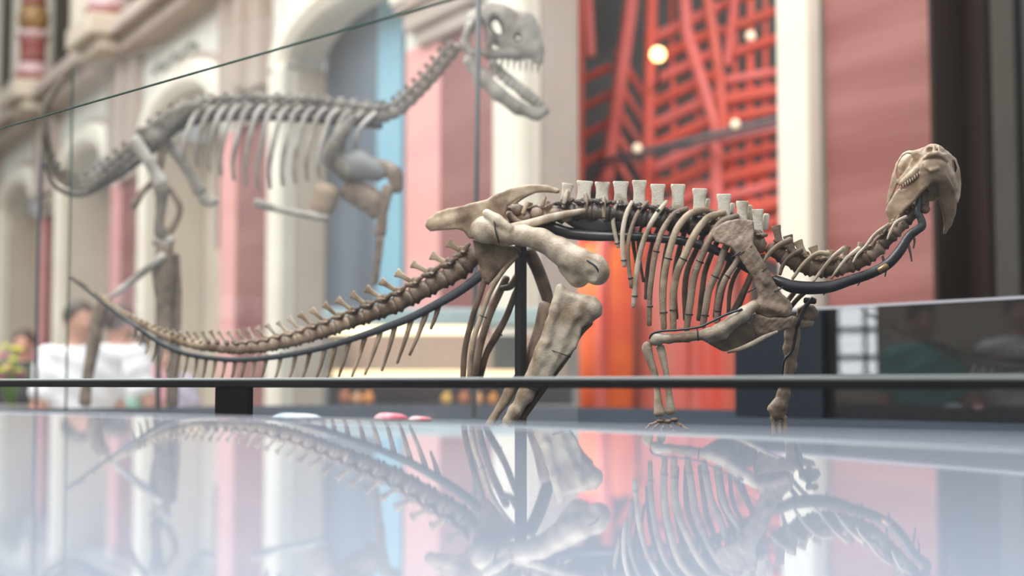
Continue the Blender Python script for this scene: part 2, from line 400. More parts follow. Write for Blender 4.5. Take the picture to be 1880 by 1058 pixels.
GOLD = mat('gilt_brown', (.36, .22, .09), .45, .2, (.17, .095, .04), 22, .6, 40)
REDST = mat('red_marble', (.29, .10, .09), .4, 0, (.20, .055, .05), 5)
ROSE = mat('rose_marble', (.56, .40, .40), .35, 0, (.48, .33, .34), 4)
clab = ['red marble column on the cornice, the one nearest the big skeleton', 'red marble column on the cornice with its gilt band in full view',
        'red marble column on the cornice cut by the left border', 'red marble column on the cornice beyond the left border']
for i, k in enumerate((1, 2, 3)):
    s0 = CS + PER * k - A_IN - .84; b0 = Wp(s0, -.30, 5.56)
    t = thing('stone_column', clab[i], 'column', b0, 'red marble columns along the cornice')
    def part(nm, prof, m, par=None):
        q = MB(); q.lathe(prof, b0, 24); return q.build(nm, m, par or t)
    part('plinth', [(.34, 0), (.34, .03), (.30, .06)], BEIGE)
    part('base_ring', [(.24, .06), (.27, .08), (.27, .14), (.23, .16)], REDST)
    part('collar', [(.23, .16), (.25, .20), (.22, .27), (.20, .34)], ROSE)
    part('shaft', [(.19, .34), (.185, .45), (.19, .66), (.22, .72)], REDST)
    part('neck_ring', [(.22, .72), (.25, .77), (.22, .82)], ROSE)
    part('gilt_drum', [(.15, .82), (.20, .90), (.23, 1.02), (.20, 1.15), (.17, 1.2)], GOLD)
    part('upper_shaft', [(.17, 1.2), (.2, 1.26), (.17, 1.32), (.17, 3.6)], REDST)
# mosaic marks above the arches (illegible at this distance)
MOS = mat('mosaic_marks', (.12, .13, .10), .6)
for k in (1,):
    c = CS + PER * k; mz = thing('mosaic_frieze', 'small dark mosaic marks on the plaster above an arch', 'mosaic', Wp(c, -.03, 4.7))
    for i in range(9):
        q = MB()
        s_ = c + 1.15 - i * .19; z_ = 4.78 + .035 * math.sin(i * 2.1)
        a0 = Wp(s_, -.03, z_); q.tube([a0 - DU * .05, a0 + DU * .02 + np.array([0, 0, .05]), a0 + DU * .06 - np.array([0, 0, .02])], [.010, .022, .010], 6, 2, ax=DN); q.build('mosaic_mark', MOS, mz)

# right-hand piers; doorway and end piers have shade put into dark materials
b = MB(); slab(b, s_at(1447), s_at(1506), -.06, .4, 0, 5.1); struct(b, tname(), CREAM, .02)
b = MB(); slab(b, s_at(1506), s_at(1526), .06, .4, 0, 5.1); struct(b, tname(), SHADEST)  # grey strip painting the shadow beside the cream pier
b = MB(); slab(b, s_at(1522, .02), s_at(1716, .02), .02, .4, 0, 5.1); struct(b, tname(), DUSK)
b = MB(); slab(b, s_at(1716, .3) - .05, s_at(1840, .3), .3, .5, 0, 5.1); struct(b, tname(), BROWN)
b = MB(); slab(b, s_at(1768, .2), s_at(1818, .2), .2, .3, 0, 5.1); struct(b, tname(), MAROON)
b = MB(); slab(b, s_at(1716, .0), s_at(1724, .0), .0, .3, 0, 5.1); struct(b, tname(), BROWN)
b = MB(); slab(b, s_at(1830, .05), s_at(1874, .05), .05, .4, 0, 5.1); struct(b, tname(), SHADEST, .01)
b = MB(); slab(b, s_at(1874, .0), s_at(2200, .0), .05, .4, 0, 5.1); struct(b, tname(), NIGHT)
b = MB(); slab(b, s_at(2200), s_at(1440), -.0, .45, 5.0, 5.2); struct(b, tname(), BEIGE)

# left wall of the hall (outside the frame) with the daylight window that the dark panel mirrors
wL = MB(); wL.box((-6.7, -4, 0), (-6.5, 3.54, 7)); wL.box((-6.7, 3.86, 0), (-6.5, 8, 7)); wL.box((-6.7, 3.54, 0), (-6.5, 3.86, 1.22)); wL.box((-6.7, 3.54, 1.80), (-6.5, 3.86, 7)); struct(wL, 'wall_left', BEIGE)
WINX = -6.45
wi = MB(); wi.box((WINX - .2, 3.54, 1.22), (WINX - .16, 3.86, 1.80))
o = tag(wi.build('window_2', glow('daylight_pane', (.93, .96, 1), 9.5), None, False), kind='structure')
wf = MB()
for y, w_ in ((3.54, .02), (3.625, .03), (3.83, .03)): wf.box((WINX - .14, y, 1.22), (WINX - .06, y + w_, 1.80))
for z, w_ in ((1.22, .04), (1.37, .04), (1.575, .04), (1.77, .03)): wf.box((WINX - .14, 3.54, z), (WINX - .06, 3.86, z + w_))
wf.build('window_frame', NIGHT, o, False)

# ================================================================== RED LATTICE behind the tall opening
LRED = mat('red_painted_steel', (.72, .10, .065), .45, 0, (.62, .13, .10), 3)
LPINK = mat('rose_painted_steel', (.76, .20, .19), .45, 0, (.68, .14, .12), 3)
LORG = mat('orange_panel', (.80, .20, .05), .5, 0, (.66, .10, .05), 1.6, lohi=(.42, .62))
LRED2 = mat('red_panel', (.62, .08, .055), .5, 0, (.66, .24, .21), 2.2, stretch=(3, 3, .2))
SLATE = mat('slate_backdrop', (.13, .135, .135), .7, 0, (.07, .075, .08), 1.4)
def LP(px, py, dd=0): return P(px, py, 9.9 - (px - 1065) / 380 * 1.0 + dd)
bw = MB(); a, b_ = P(900, 1000, 11.2), P(1700, 1000, 10.2)
bw.hexa([[a[0], a[1], 0], [b_[0], b_[1], 0], [b_[0], b_[1] + .1, 0], [a[0], a[1] + .1, 0], [a[0], a[1], 6], [b_[0], b_[1], 6], [b_[0], b_[1] + .1, 6], [a[0], a[1] + .1, 6]]); struct(bw, 'wall_inner', SLATE)
lat = thing('steel_lattice', 'red painted steel escalator lattice behind the tall opening', 'steel structure', [LP(1250, 704)[0], LP(1250, 704)[1], 0])
def beam(pts, wpx, m=LRED, dd=0, nm='beam'):
    q = MB(); V = [LP(x, y, dd) for x, y in pts]; r = wpx * 9.4 / F / 2
    q.tube(V, r, 6, 1, ax=(0, 1, 0), flat=.8); return q.build(nm, m, lat, False)
beam([(1168, -60), (1112, 340), (1104, 760)], 27, LPINK); beam([(1198, -60), (1190, 300), (1186, 470)], 22)
beam([(1252, -60), (1262, 60), (1315, 230), (1320, 470)], 24, LPINK); beam([(1290, -60), (1322, 135), (1330, 260)], 20)
beam([(1354, -60), (1336, 118)], 15, LPINK); beam([(1440, -60), (1442, 470)], 14); beam([(1066, -60), (1066, 470)], 12)
beam([(1075, -60), (1084, 100)], 20, LPINK, .1); beam([(1232, -40), (1238, 300), (1240, 470)], 9, LRED, .05); beam([(1280, 100), (1284, 470)], 8, LRED, .05)
for i in range(9): beam([(1062, 150 + i * 52), (1122, 122 + i * 50)], 15, LRED, .03)
for i in range(8):
    beam([(1132, 95 + i * 50), (1186, 178 + i * 50)], 13, LRED, .06)
for i in range(10):
    beam([(1192, 74 + i * 40), (1318, 14 + i * 40)], 22, LRED if i % 2 else LPINK, .04)
for i in range(10):
    beam([(1320, 150 + i * 36), (1446, 128 + i * 34)], 24 if i % 2 else 17, LRED if i % 3 else LPINK, .04)
for i in range(4): beam([(1352 + i * 27, -50), (1346 + i * 30, 470)], 14 if i % 2 else 10, LRED, .06)
for i in range(3): beam([(1325, 10 + i * 48), (1444, -40 + i * 52)], 18, LRED, .04)
for i in range(5): beam([(1322, 300 + i * 44), (1444, 350 + i * 44)], 15, LRED, .08)
for i in range(4): beam([(1192, 330 + i * 40), (1322, 350 + i * 40)], 15, LRED, .08)
# grey handrail with globe bulbs
hr = MB(); hr.tube([LP(1100, 298, -.15), LP(1445, 214, -.15)], .022, 8, 1, ax=(0, 1, 0)); hr.tube([LP(1100, 310, -.15), LP(1445, 226, -.15)], .012, 8, 1, ax=(0, 1, 0))
o = hr.build('handrail', mat('grey_rail', (.12, .12, .14), .4), lat)
BULB = glow('dim_globe', (1, .82, .6), .55)
for x, y in ((1170, 272), (1350, 228), (1378, 66)):
    q = MB(); q.ell(LP(x, y, -.2), (.03, .03, .03)); q.build('globe', BULB, lat)
lamp = thing('globe_lamp', 'glowing orange globe lamp among the red beams', 'lamp', LP(1208, 118, -.3))
q = MB(); q.ell(LP(1208, 100, -.3), (.05, .05, .05)); q.build('bulb', glow('orange_lamp', (1, .62, .25), 5), lamp)
q = MB(); q.tube([LP(1208, 112, -.3), LP(1208, 150, -.28), LP(1200, 160, -.02)], .012, 8, 2); q.build('bracket', STEEL, lamp)
# lower solid panels
def panel(x0, x1, y0, y1, m, dd, nm='panel'):
    q = MB(); t = .04; c = []
    for dz in (0,):
        for yy in (y1, y0):
            A, B = LP(x0, yy, dd), LP(x1, yy, dd); c += [A, B, B + np.array([0, t, 0]), A + np.array([0, t, 0])]
    q.hexa(c); return q.build(nm, m, lat, False)
panel(1062, 1166, 450, 790, LORG, 0); panel(1172, 1262, 430, 790, LRED2, .02); panel(1262, 1352, 420, 790, LRED2, .05); panel(1358, 1376, 420, 790, LRED, .0)
panel(1163, 1174, 560, 800, mat('dusky_post', (.22, .06, .05), .5), -.02, 'post'); panel(1350, 1360, 430, 800, mat('dusky_post_b', (.22, .07, .06), .5), -.02, 'post')
q = MB(); slab(q, -4.2, -1.0, 1.7, 1.8, 0, .9); struct(q, tname(), SLATE)

# ================================================================== KIOSK behind the tail
KD = 7.4
def KP(px, py, dd=0): return P(px, py, KD + dd)
def kbox(x0, x1, y0, y1, d0, d1, m, nm, par=None, bevel=0):
    q = MB(); A = KP(x0, y1, d0); B = KP(x1, y0, d0); q.box((A[0], A[1], A[2]), (B[0], A[1] + (d1 - d0), B[2])); return q.build(nm, m, par, False, bevel)
kz = KP(750, 704); kio = thing('shop_kiosk', 'small lit shop kiosk with pale blue fascia behind the tail', 'kiosk', [kz[0], kz[1], 0])
TAN = mat('tan_back', (.56, .37, .30), .6, 0, (.46, .34, .27), 3); DKG = mat('counter_grey', (.20, .205, .20), .4); PBL = mat('fascia_blue', (.42, .56, .58), .4)
q = MB(); A, B = KP(592, 704), KP(1062, 704); q.box((A[0], A[1], 0), (B[0], A[1] + .9, 1.085)); q.build('counter', DKG, kio, False, .01)
kbox(592, 1062, 615, 745, .8, .86, TAN, 'back_panel', kio); kbox(592, 1062, 566, 597, .0, .5, PBL, 'fascia', kio, .01)
kbox(600, 880, 596, 614, .05, .12, glow('strip_light', (1, .80, .50), 2.2), 'strip_light', kio); kbox(600, 1000, 680, 699, .3, .5, glow('shelf_light', (1, .72, .42), 1.7), 'shelf_light', kio)
kbox(592, 600, 597, 745, 0, .8, DKG, 'side_post', kio); kbox(1052, 1062, 597, 745, 0, .8, DKG, 'side_post', kio); kbox(600, 1052, 698, 703, .1, .8, PBL, 'shelf', kio)
kbox(905, 950, 615, 745, .3, .78, DKG, 'divider', kio)
gl_ = ['orange', 'yellow', 'rust', 'amber']; gc = [(.85, .33, .06), (.85, .52, .10), (.55, .18, .08), (.8, .42, .2)]
gm = [mat('goods_%s' % a, c, .5) for a, c in zip(gl_, gc)]
for i, (x, y, r) in enumerate([(575, 706, 17), (603, 712, 15), (632, 708, 17), (655, 716, 14), (676, 712, 15), (820, 690, 14), (852, 706, 15), (878, 712, 13), (905, 708, 13)]):
    q = MB(); c = KP(x, y, .12 if x > 592 else .1); rr = r * .8 * KD / F; zc = 1.085 + rr * 1.03
    c[2] = zc; q.ell(c, (rr, rr * .8, rr)); q.tube([c + np.array([0, 0, rr * .7]), c + np.array([rr * .3, 0, rr * 1.3])], rr * .35, 8, 1)
    if c[0] < KP(592, 704)[0] + rr: continue
    tag(q.build('soft_toy', gm[i % 4]), '%s souvenir toy on the kiosk counter, %s' % (gl_[i % 4], ['', 'left end of the row', 'second from the left end', 'between the row and the pink toy', 'right end of the left cluster', 'alone in the middle', 'left of the right cluster', 'middle of the right cluster', 'right end of the counter'][i]), 'toy', 'souvenir toys on the kiosk counter')

# ================================================================== PLINTH
PZT = 1.115
def gline(q0, q1, px): return D0 / (q0 + (q1 - q0) * px / 1880.0)
def gp(q0, q1, px, z): d = gline(q0, q1, px); return PZ(px, d, z)
PLN = mat('plinth_top', (.045, .055, .07), .6, 0, (.035, .042, .055), 2, spec=.12)
_n = PLN.node_tree.nodes; _d = _n.new('ShaderNodeBsdfDiffuse'); _l = PLN.node_tree.links
_l.new([n_ for n_ in _n if n_.type == 'VALTORGB'][0].outputs[0], _d.inputs[0]); _l.new(_d.outputs[0], _n['Material Output'].inputs[0])
RQ = (1.0, 2.15); RR = (.97, 1.72)
a, b_ = gp(*RQ, -700, 0), gp(*RQ, 2300, 0)
ra_, rb_ = gp(*RR, -100, 0), gp(*RR, 2300, 0); pa_ = gp(*RQ, -100, 0)
dirr = (b_ - a) / np.linalg.norm(b_ - a); nrm = np.array([-dirr[1], dirr[0], 0]); nrm = nrm if nrm[1] > 0 else -nrm
q = MB(); dep = 2.7
c0, c1 = a - nrm * .05, b_ - nrm * .05; e0, e1 = a + nrm * dep, b_ + nrm * dep
q.hexa([[*c0[:2], 0], [*c1[:2], 0], [*e1[:2], 0], [*e0[:2], 0], [*c0[:2], PZT], [*c1[:2], PZT], [*e1[:2], PZT], [*e0[:2], PZT]])
tag(q.build('display_plinth', PLN, None, False, .006), 'long dark display plinth both skeletons stand on', 'plinth')
# rail with rounded top, its black block, glass pane above
rail = thing('metal_rail', 'thin dark metal rail on a black block along the glass pane', 'rail', [*(gp(*RR, 414, 0)[:2]), PZT])
q = MB(); RH = .0105
vp_ = lambda mb_, th_, z0_, z1_: mb_.hexa([[*(ra_ - nrm * th_)[:2], z0_], [*(rb_ - nrm * th_)[:2], z0_], [*(rb_ + nrm * th_)[:2], z0_], [*(ra_ + nrm * th_)[:2], z0_], [*(ra_ - nrm * th_)[:2], z1_], [*(rb_ - nrm * th_)[:2], z1_], [*(rb_ + nrm * th_)[:2], z1_], [*(ra_ + nrm * th_)[:2], z1_]])
vp_(q, .006, 1.1940, 1.2040); q.build('bar', RAILM, rail, False, .0015)
q = MB(); vp_(q, .0045, 1.2040, 1.2075); q.build('top_highlight', mat('highlight_grey', (.50, .56, .56), .35, 0), rail, False, .0008)  # pale strip painting the sheen along the rail top
k0, k1 = gp(*RR, 378, 0), gp(*RR, 440, 0)
def blk(mb, k0, k1, th, z0, z1):
    return mb.hexa([[*(k0 - nrm * th)[:2], z0], [*(k1 - nrm * th)[:2], z0], [*(k1 + nrm * th)[:2], z0], [*(k0 + nrm * th)[:2], z0], [*(k0 - nrm * th)[:2], z1], [*(k1 - nrm * th)[:2], z1], [*(k1 + nrm * th)[:2], z1], [*(k0 + nrm * th)[:2], z1]])
q = MB(); blk(q, k0, k1, .005, PZT, 1.1940); q.build('support_block', RAILB, rail, False, .001)
pane = thing('display_glass', 'clear upright glass pane in front of the small skeleton', 'glass', [*(gp(*RQ, 414, 0)[:2]), 1.2])
GH = 1.2 + .4265
q = MB(); blk(q, pa_, b_, .002, PZT + .001, GH - .0016); q.build('sheet', GLASS, pane, False)
q = MB(); blk(q, pa_, b_, .0022, GH - .0016, GH); q.build('polished_edge', GEDGE, pane, False)
# hazy side pane at the far left end
e_ = P(121, 704, 3.98); q = MB()
dv = np.array([.25, 1.0, 0]); dv /= np.linalg.norm(dv)
def vpane(mb, p0, p1, th, z0, z1):
    n_ = np.cross(p1 - p0, [0, 0, 1.0]); n_ /= np.linalg.norm(n_); n_ *= th
    return mb.hexa([[*(p0 - n_)[:2], z0], [*(p1 - n_)[:2], z0], [*(p1 + n_)[:2], z0], [*(p0 + n_)[:2], z0], [*(p0 - n_)[:2], z1], [*(p1 - n_)[:2], z1], [*(p1 + n_)[:2], z1], [*(p0 + n_)[:2], z1]])
g2 = thing('glass_screen', 'hazy glass screen with dark corner posts between the two skeletons', 'glass', [e_[0], e_[1], PZT])
s0_, s1_ = P(121, 704, 3.98), P(1060, 704, 2.80)
q = MB(); vpane(q, s0_, s1_, .002, PZT + .001, 2.1); q.build('sheet', GLASSH, g2, False)
q = MB(); vpane(q, s0_, s0_ + (s1_ - s0_) * .0025, .0022, PZT + .001, 2.1); q.build('post', GEDGE, g2, False)
q = MB(); q.tube([P(870, 745, 3.5) * [1, 1, 0] + [0, 0, PZT + .004], P(879, 120, 3.5) * [1, 1, 0] + [0, 0, 2.2]], .0065, 8, 1); q.build('post', mat('grey_post', (.10, .11, .12), .4), g2)
g2['label'] = 'hazy glass screen with slim dark posts between the two skeletons'

# dark glass case at right
DK = bpy.data.materials.new('dark_glass'); DK.use_nodes = True; _b = DK.node_tree.nodes['Principled BSDF']
_b.inputs['Base Color'].default_value = (.022, .022, .023, 1); _b.inputs['Roughness'].default_value = .012; _b.inputs['IOR'].default_value = 1.75
dA, dB = PZ(1376, 3.58, 0), PZ(2000, D0 / .775, 0); DT = 1.2 + 142 * 3.4 / F
dc = thing('dark_glass_barrier', 'dark tinted glass barrier with pale top edge, on the plinth at the right', 'barrier', [*((dA + dB) / 2)[:2], PZT])
q = MB(); vpane(q, dA, dB, .006, PZT + .001, DT - .006); q.build('sheet', DK, dc, False)
q = MB(); vpane(q, dA, dB, .009, DT - .006, DT); q.build('top_edge', mat('pale_edge', (.62, .62, .70), .2, .2), dc, False)
dC = PZ(1540, 3.36, 0)
q = MB(); vpane(q, dA - nrm * .03, dC - nrm * .03, .008, PZT + .001, DT - .008); q.build('blue_panel', mat('slate_blue_panel', (.016, .025, .036), .6, spec=.2), dc, False)

# ================================================================== TABLE in the foreground
YV, CC = 666.0, 57.0
def TP(px, q_, dz=0): return P(px, YV + CC * q_, D0 / q_)
def edgeq(px): return (757 - YV + (808 - 757) * px / 1880.0) / CC
fL, fR = TP(-500, edgeq(-500)), TP(2400, edgeq(2400))
def near(X, d): # point on the table plane at camera depth d, world x = X
    return TP(CX + X / d * F, D0 / d)
nL, nR = near(-1.3, .10), near(1.3, .10)
n_t = np.cross(fR - fL, nL - fL); n_t /= np.linalg.norm(n_t); n_t = n_t if n_t[2] > 0 else -n_t
tb = thing('polished_table', 'pale blue-grey polished tabletop mirroring the skeleton', 'table', [0, .6, 0])
th = .012
q = MB(); lowr = [v - n_t * th for v in (nL, nR, fR, fL)]
q.hexa(lowr + [nL, nR, fR, fL]); q.build('top', TABLEM, tb, False)
q = MB(); ez = (fR - fL) / np.linalg.norm(fR - fL); nn = np.cross(n_t, ez); nn = nn if nn[1] > 0 else -nn
q.hexa([fL - n_t * th, fR - n_t * th, fR - n_t * th + nn * .003, fL - n_t * th + nn * .003, fL + n_t * .0006, fR + n_t * .0006, fR + n_t * .0006 + nn * .003, fL + n_t * .0006 + nn * .003]); q.build('edge_highlight', TABLEE, tb, False)  # near-white strip painting the highlight along the table edge
q = MB(); q.hexa([[-1.1, .2, 0], [.9, .2, 0], [.5, .75, 0], [-1.1, 1.2, 0], [-1.1, .2, 1.125], [.9, .2, 1.125], [.5, .75, 1.12], [-1.1, 1.2, 1.12]]); q.build('cabinet', DKG, tb, False, .01)

# ================================================================== SMALL SKELETON
base = P(1100, 790, dsk(1100)); sk = thing('dinosaur_skeleton', 'small mounted dinosaur skeleton in sharp focus, facing right', 'skeleton', [base[0], base[1], PZT])
def mb(): return MB(MS)
def vertebra(m, c, tang, L, R, tip, bw_, tw, thick, tp=0, mat_=BONE, parent=None, zyg=True, smat=None, flare=1.1):
    """spool-shaped body, arch, block spine to `tip`, side processes"""
    t = np.array([tang[0], tang[1], 0.]); t /= np.linalg.norm(t); c = np.array(c, float); up = np.array([t[1], -t[0], 0]); up = up if up[1] < 0 else -up
    b = MB(m); k = L / 2
    b.tube([c - t * k, c - t * k * .8, c - t * k * .35, c + t * k * .35, c + t * k * .8, c + t * k], [R * .86, R, R * .76, R * .76, R, R * .86], 14, 1)
    arch = c + up * R * .95
    b.tube([c + up * R * .5, arch, arch + up * R * .5], [R * .62, R * .55, R * .38], 10, 1, flat=.9)
    if zyg:
        for sd_ in (-1, 1):
            j1, j2, j3 = rng.rand(3) * .3 + .85; zo = np.array([0, 0, sd_ * R * .42])
            b.tube([arch - up * R * .1 + zo * .6, arch + t * L * .3 + up * R * .15 * j1 + zo, arch + t * L * .56 + up * R * .32 * j2 + zo], [R * .34, R * .27 * j1, R * .2], 8, 2, flat=.8)
            b.tube([arch + zo * .6, arch - t * L * .3 + up * R * .22 * j3 + zo, arch - t * L * .54 + up * R * .25 * j2 + zo], [R * .34, R * .26, R * .19 * j3], 8, 2, flat=.8)
    if tp:
        for s in (-1, 1): b.tube([arch + [0, 0, s * R * .2], arch + up * R * .1 + [0, 0, s * (R * .5 + tp * .5)], arch + up * R * .05 + [0, 0, s * (R * .5 + tp)]], [R * .38, R * .26, R * .2], 8, 3, flat=.6)
    o = b.build('vertebra', mat_, parent)
    tip = np.array([tip[0], tip[1], c[2]]); v = tip - arch; ln = np.linalg.norm(v); v /= ln
    sd = np.cross(v, [0, 0, 1.0]); rows = []; n = 16
    prof = [(0, 1.15), (.25, .95), (.5, .88), (.75, .95), (.9, flare), (.97, flare), (1.0, flare * .9), (1.0, flare * .6)]
    for (s_, wf_) in prof:
        wd = (bw_ + (tw - bw_) * s_) * wf_ / 2; th_ = thick / 2 * (.8 + .3 * s_)
        ring = []
        for j in range(n):
            a = 2 * math.pi * j / n; ca, sa = math.cos(a), math.sin(a)
            ring.append(arch + v * ln * s_ + sd * wd * np.sign(ca) * abs(ca) ** .55 + np.array([0, 0, 1.]) * th_ * np.sign(sa) * abs(sa) ** .55)
        rows.append(ring)
    V = np.vstack(rows); Fc = [[i * n + j, i * n + (j + 1) % n, (i + 1) * n + (j + 1) % n, (i + 1) * n + j] for i in range(len(prof) - 1) for j in range(n)]
    Fc.append([(len(prof) - 1) * n + j for j in range(n)])
    s = MB(m); s.add(V, Fc); s.build('neural_spine', smat or mat_, o)
    return o
# --- trunk spines (x, top, width)
trunk = [(948, 372, 8), (975, 372, 8), (1008, 370, 10), (1043, 337, 19), (1074, 332, 27), (1106, 334, 25), (1140, 333, 26), (1174, 331, 24), (1208, 338, 25), (1245, 338, 24), (1285, 346, 25), (1329, 356, 24), (1363, 369, 21), (1391, 384, 20)]
cl = [(930, 402), (1000, 398), (1045, 388), (1100, 388), (1160, 395), (1210, 402), (1250, 408), (1290, 416), (1330, 430), (1370, 440), (1405, 452), (1430, 466), (1455, 480), (1490, 492), (1520, 495), (1552, 490), (1585, 478), (1615, 457), (1640, 432), (1662, 406), (1684, 388)]
def clat(x, o=0): return np.interp(x, [p[0] for p in cl], [p[1] for p in cl])
for i, (x, ty, wd) in enumerate(trunk):
    cx = x - (3 if x < 1270 else 5)
    L = 32 if i < 12 else 27
    if i < 3: L = 27
    y = clat(cx) + (3 if i > 2 else 0); tg = (10, clat(cx + 5) - clat(cx - 5))
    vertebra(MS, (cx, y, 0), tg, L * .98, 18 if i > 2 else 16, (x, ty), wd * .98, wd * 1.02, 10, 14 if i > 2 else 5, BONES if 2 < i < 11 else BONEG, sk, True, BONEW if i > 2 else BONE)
for x, y0, y1, w_ in ((1345, 372, 388, 9), (1377, 376, 396, 10), (1407, 392, 414, 11), (1300, 364, 376, 8)):
    q = MB(MS); q.tube([(x - 2, y1 + 6, 12), (x, y0 + 3, 12)], w_ * .55, 8, 1, flat=.8); q.build('neural_process', BONEW, sk)
# --- neck
neck = [((1425, 464), (1424, 414), 13), ((1449, 478), (1446, 432), 13), ((1473, 488), (1464, 442), 15), ((1499, 494), (1492, 452), 15), ((1526, 495), (1525, 459), 14), ((1553, 490), (1556, 452), 13), ((1581, 480), (1582, 446), 13), ((1607, 463), (1600, 438), 12), ((1630, 441), (1618, 424), 11), ((1652, 418), (1640, 404), 11), ((1673, 397), (1664, 384), 10), ((1690, 380), (1692, 366), 9)]
for i, (c, tip, R) in enumerate(neck):
    nx = neck[min(i + 1, 11)][0]; pv = neck[max(i - 1, 0)][0]; tg = (nx[0] - pv[0], nx[1] - pv[1])
    o = vertebra(MS, (c[0], c[1], 0), tg, 27, R + 2, tip, 14, 17 if i < 4 else 12, 9, 6, BONEG if i % 2 else BONEB, sk, True, BONEG if i in (0, 1, 5, 7) else BONE, 1.1)
# --- ribs (near side), px polylines
ribs = [([(1042, 350), (1038, 364), (1034, 380)], 4, BONEL), ([(1074, 355), (1076, 370), (1075, 386)], 4.2, BONEL), ([(1108, 362), (1109, 382), (1109, 403)], 4.2, BONEL),
    ([(1134, 371), (1127, 388), (1126, 410), (1130, 432), (1135, 454)], 4, BONEL), ([(1161, 370), (1151, 390), (1144, 420), (1143, 455), (1146, 489)], 4.5, BONEL),
    ([(1190, 370), (1172, 390), (1159, 420), (1153, 450), (1154, 485), (1159, 528)], 4, BONEG), ([(1224, 370), (1204, 396), (1186, 430), (1174, 470), (1167, 515), (1163, 563)], 5, BONEL),
    ([(1262, 382), (1238, 393), (1218, 420), (1207, 450), (1199, 490), (1193, 540), (1192, 597)], 5.2, BONEG), ([(1300, 385), (1268, 392), (1243, 420), (1229, 462), (1220, 505), (1217, 555), (1219, 603)], 6.5, BONE),
    ([(1330, 390), (1300, 400), (1277, 428), (1259, 465), (1243, 502), (1236, 545), (1236, 606)], 7, BONE), ([(1354, 396), (1325, 408), (1305, 436), (1289, 468), (1274, 510), (1267, 558), (1260, 606)], 6.8, BONEG),
    ([(1365, 405), (1345, 430), (1330, 460), (1317, 498), (1302, 532), (1296, 565), (1290, 600)], 6.8, BONEG), ([(1380, 430), (1362, 462), (1349, 486), (1330, 515), (1319, 550), (1315, 592)], 5.5, BONEG)]
def ribw(n, s, W=34): return [s * (8 + W * math.sin(min(1, i / (n - 1) * 1.25) * math.pi / 2 * 1.1)) for i in range(n)]
def ring(m, c, r, parent, mt=WIRE, ax=(0, 1, 0)):
    q = MB(m); A = np.linspace(0, 2 * math.pi, 15)[:-1]; ax = np.array(ax, float); ax /= np.linalg.norm(ax)
    e1 = np.cross(ax, [0, 0, 1.]); e1 /= np.linalg.norm(e1); e2 = np.cross(ax, e1)
    pts = [np.array(c) + r * (math.cos(a) * e1 + math.sin(a) * e2) for a in A]; pts.append(pts[0]); q.tube(pts, 1.0, 6, 1, caps=False); q.ell(np.array(c) + r * e1, (1.8, 1.8, 1.8), 6, 4)
    return q.build('binding_wire', mt, parent)
for i, (pl, r, m_) in enumerate(ribs):
    n = len(pl); ww = ribw(n, -1, 30 if i > 3 else 5); pts = [(x, y, z) for (x, y), z in zip(pl, ww)]
    rr = [r * .75] + [r] * (n - 2) + [r * .85]
    q = MB(MS); q.tube(pts, rr, 10, 5, flat=.75); o = q.build('rib', m_, sk)
    if i > 1:
        for tt in ([.92] if i < 7 else [.55, .9]):
            j = tt * (n - 1); k_ = int(j); f_ = j - k_; c = np.array(pts[k_]) * (1 - f_) + np.array(pts[min(k_ + 1, n - 1)]) * f_
            ring(MS, c, r * 1.02, o, ax=np.array(pts[min(k_ + 1, n - 1)]) - np.array(pts[k_]))
    if i > 3:   # far side rib, shade put into its brown colour
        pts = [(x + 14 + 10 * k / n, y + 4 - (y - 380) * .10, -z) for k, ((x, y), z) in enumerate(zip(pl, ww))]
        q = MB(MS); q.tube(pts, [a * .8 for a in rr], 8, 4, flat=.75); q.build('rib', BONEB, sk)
for pl, r, m_ in (([(1379, 505), (1368, 530), (1352, 562), (1343, 578)], 6, BONEB), ([(1402, 470), (1378, 510), (1362, 548), (1352, 575)], 5, STEEL), ([(1345, 490), (1330, 520), (1322, 555), (1318, 588)], 5, BONEB)):
    q = MB(MS); q.tube([(x, y, -6) for x, y in pl], r, 8, 4); q.build('rib', m_, sk)
# --- cervical ribs
cr_ = [([(1452, 440), (1430, 451), (1412, 466), (1402, 480)], [6, 5.5, 4.5, 2.5], BONE), ([(1472, 459), (1452, 470), (1438, 486), (1432, 504)], [5, 4.5, 4, 3], BONEB), ([(1521, 466), (1500, 466), (1476, 484), (1455, 512)], [5.5, 4.5, 4, 3], BONE), ([(1550, 456), (1527, 474), (1506, 500), (1493, 517)], [5, 3.6, 3.4, 2.4], BONEL),
    ([(1578, 456), (1556, 473), (1540, 492), (1526, 512)], [4.6, 3.4, 3, 2.2], BONEL), ([(1632, 412), (1607, 430), (1589, 453), (1574, 468), (1566, 482)], [3.4, 3.2, 3, 2.6, 1.8], BONEL), ([(1664, 398), (1645, 409), (1634, 428), (1629, 440)], [3.6, 3.4, 2.8, 1.6], BONEL)]
for pl, r, m_ in cr_:
    q = MB(MS); q.tube([(x, y, -16 - 3 * i) for i, (x, y) in enumerate(pl)], r, 10, 5); q.build('cervical_rib', m_, sk)
for pl in ([(1664, 440), (1670, 458), (1674, 480)], [(1672, 428), (1679, 440), (1677, 456)], [(1620, 470), (1626, 494), (1625, 508)], [(1588, 498), (1580, 514), (1575, 524)], [(1532, 520), (1522, 530), (1512, 541)]):
    q = MB(MS); q.tube([(x, y, 16) for x, y in pl], [3, 2.6, 1.4], 8, 3); q.build('cervical_rib', BONEG, sk)

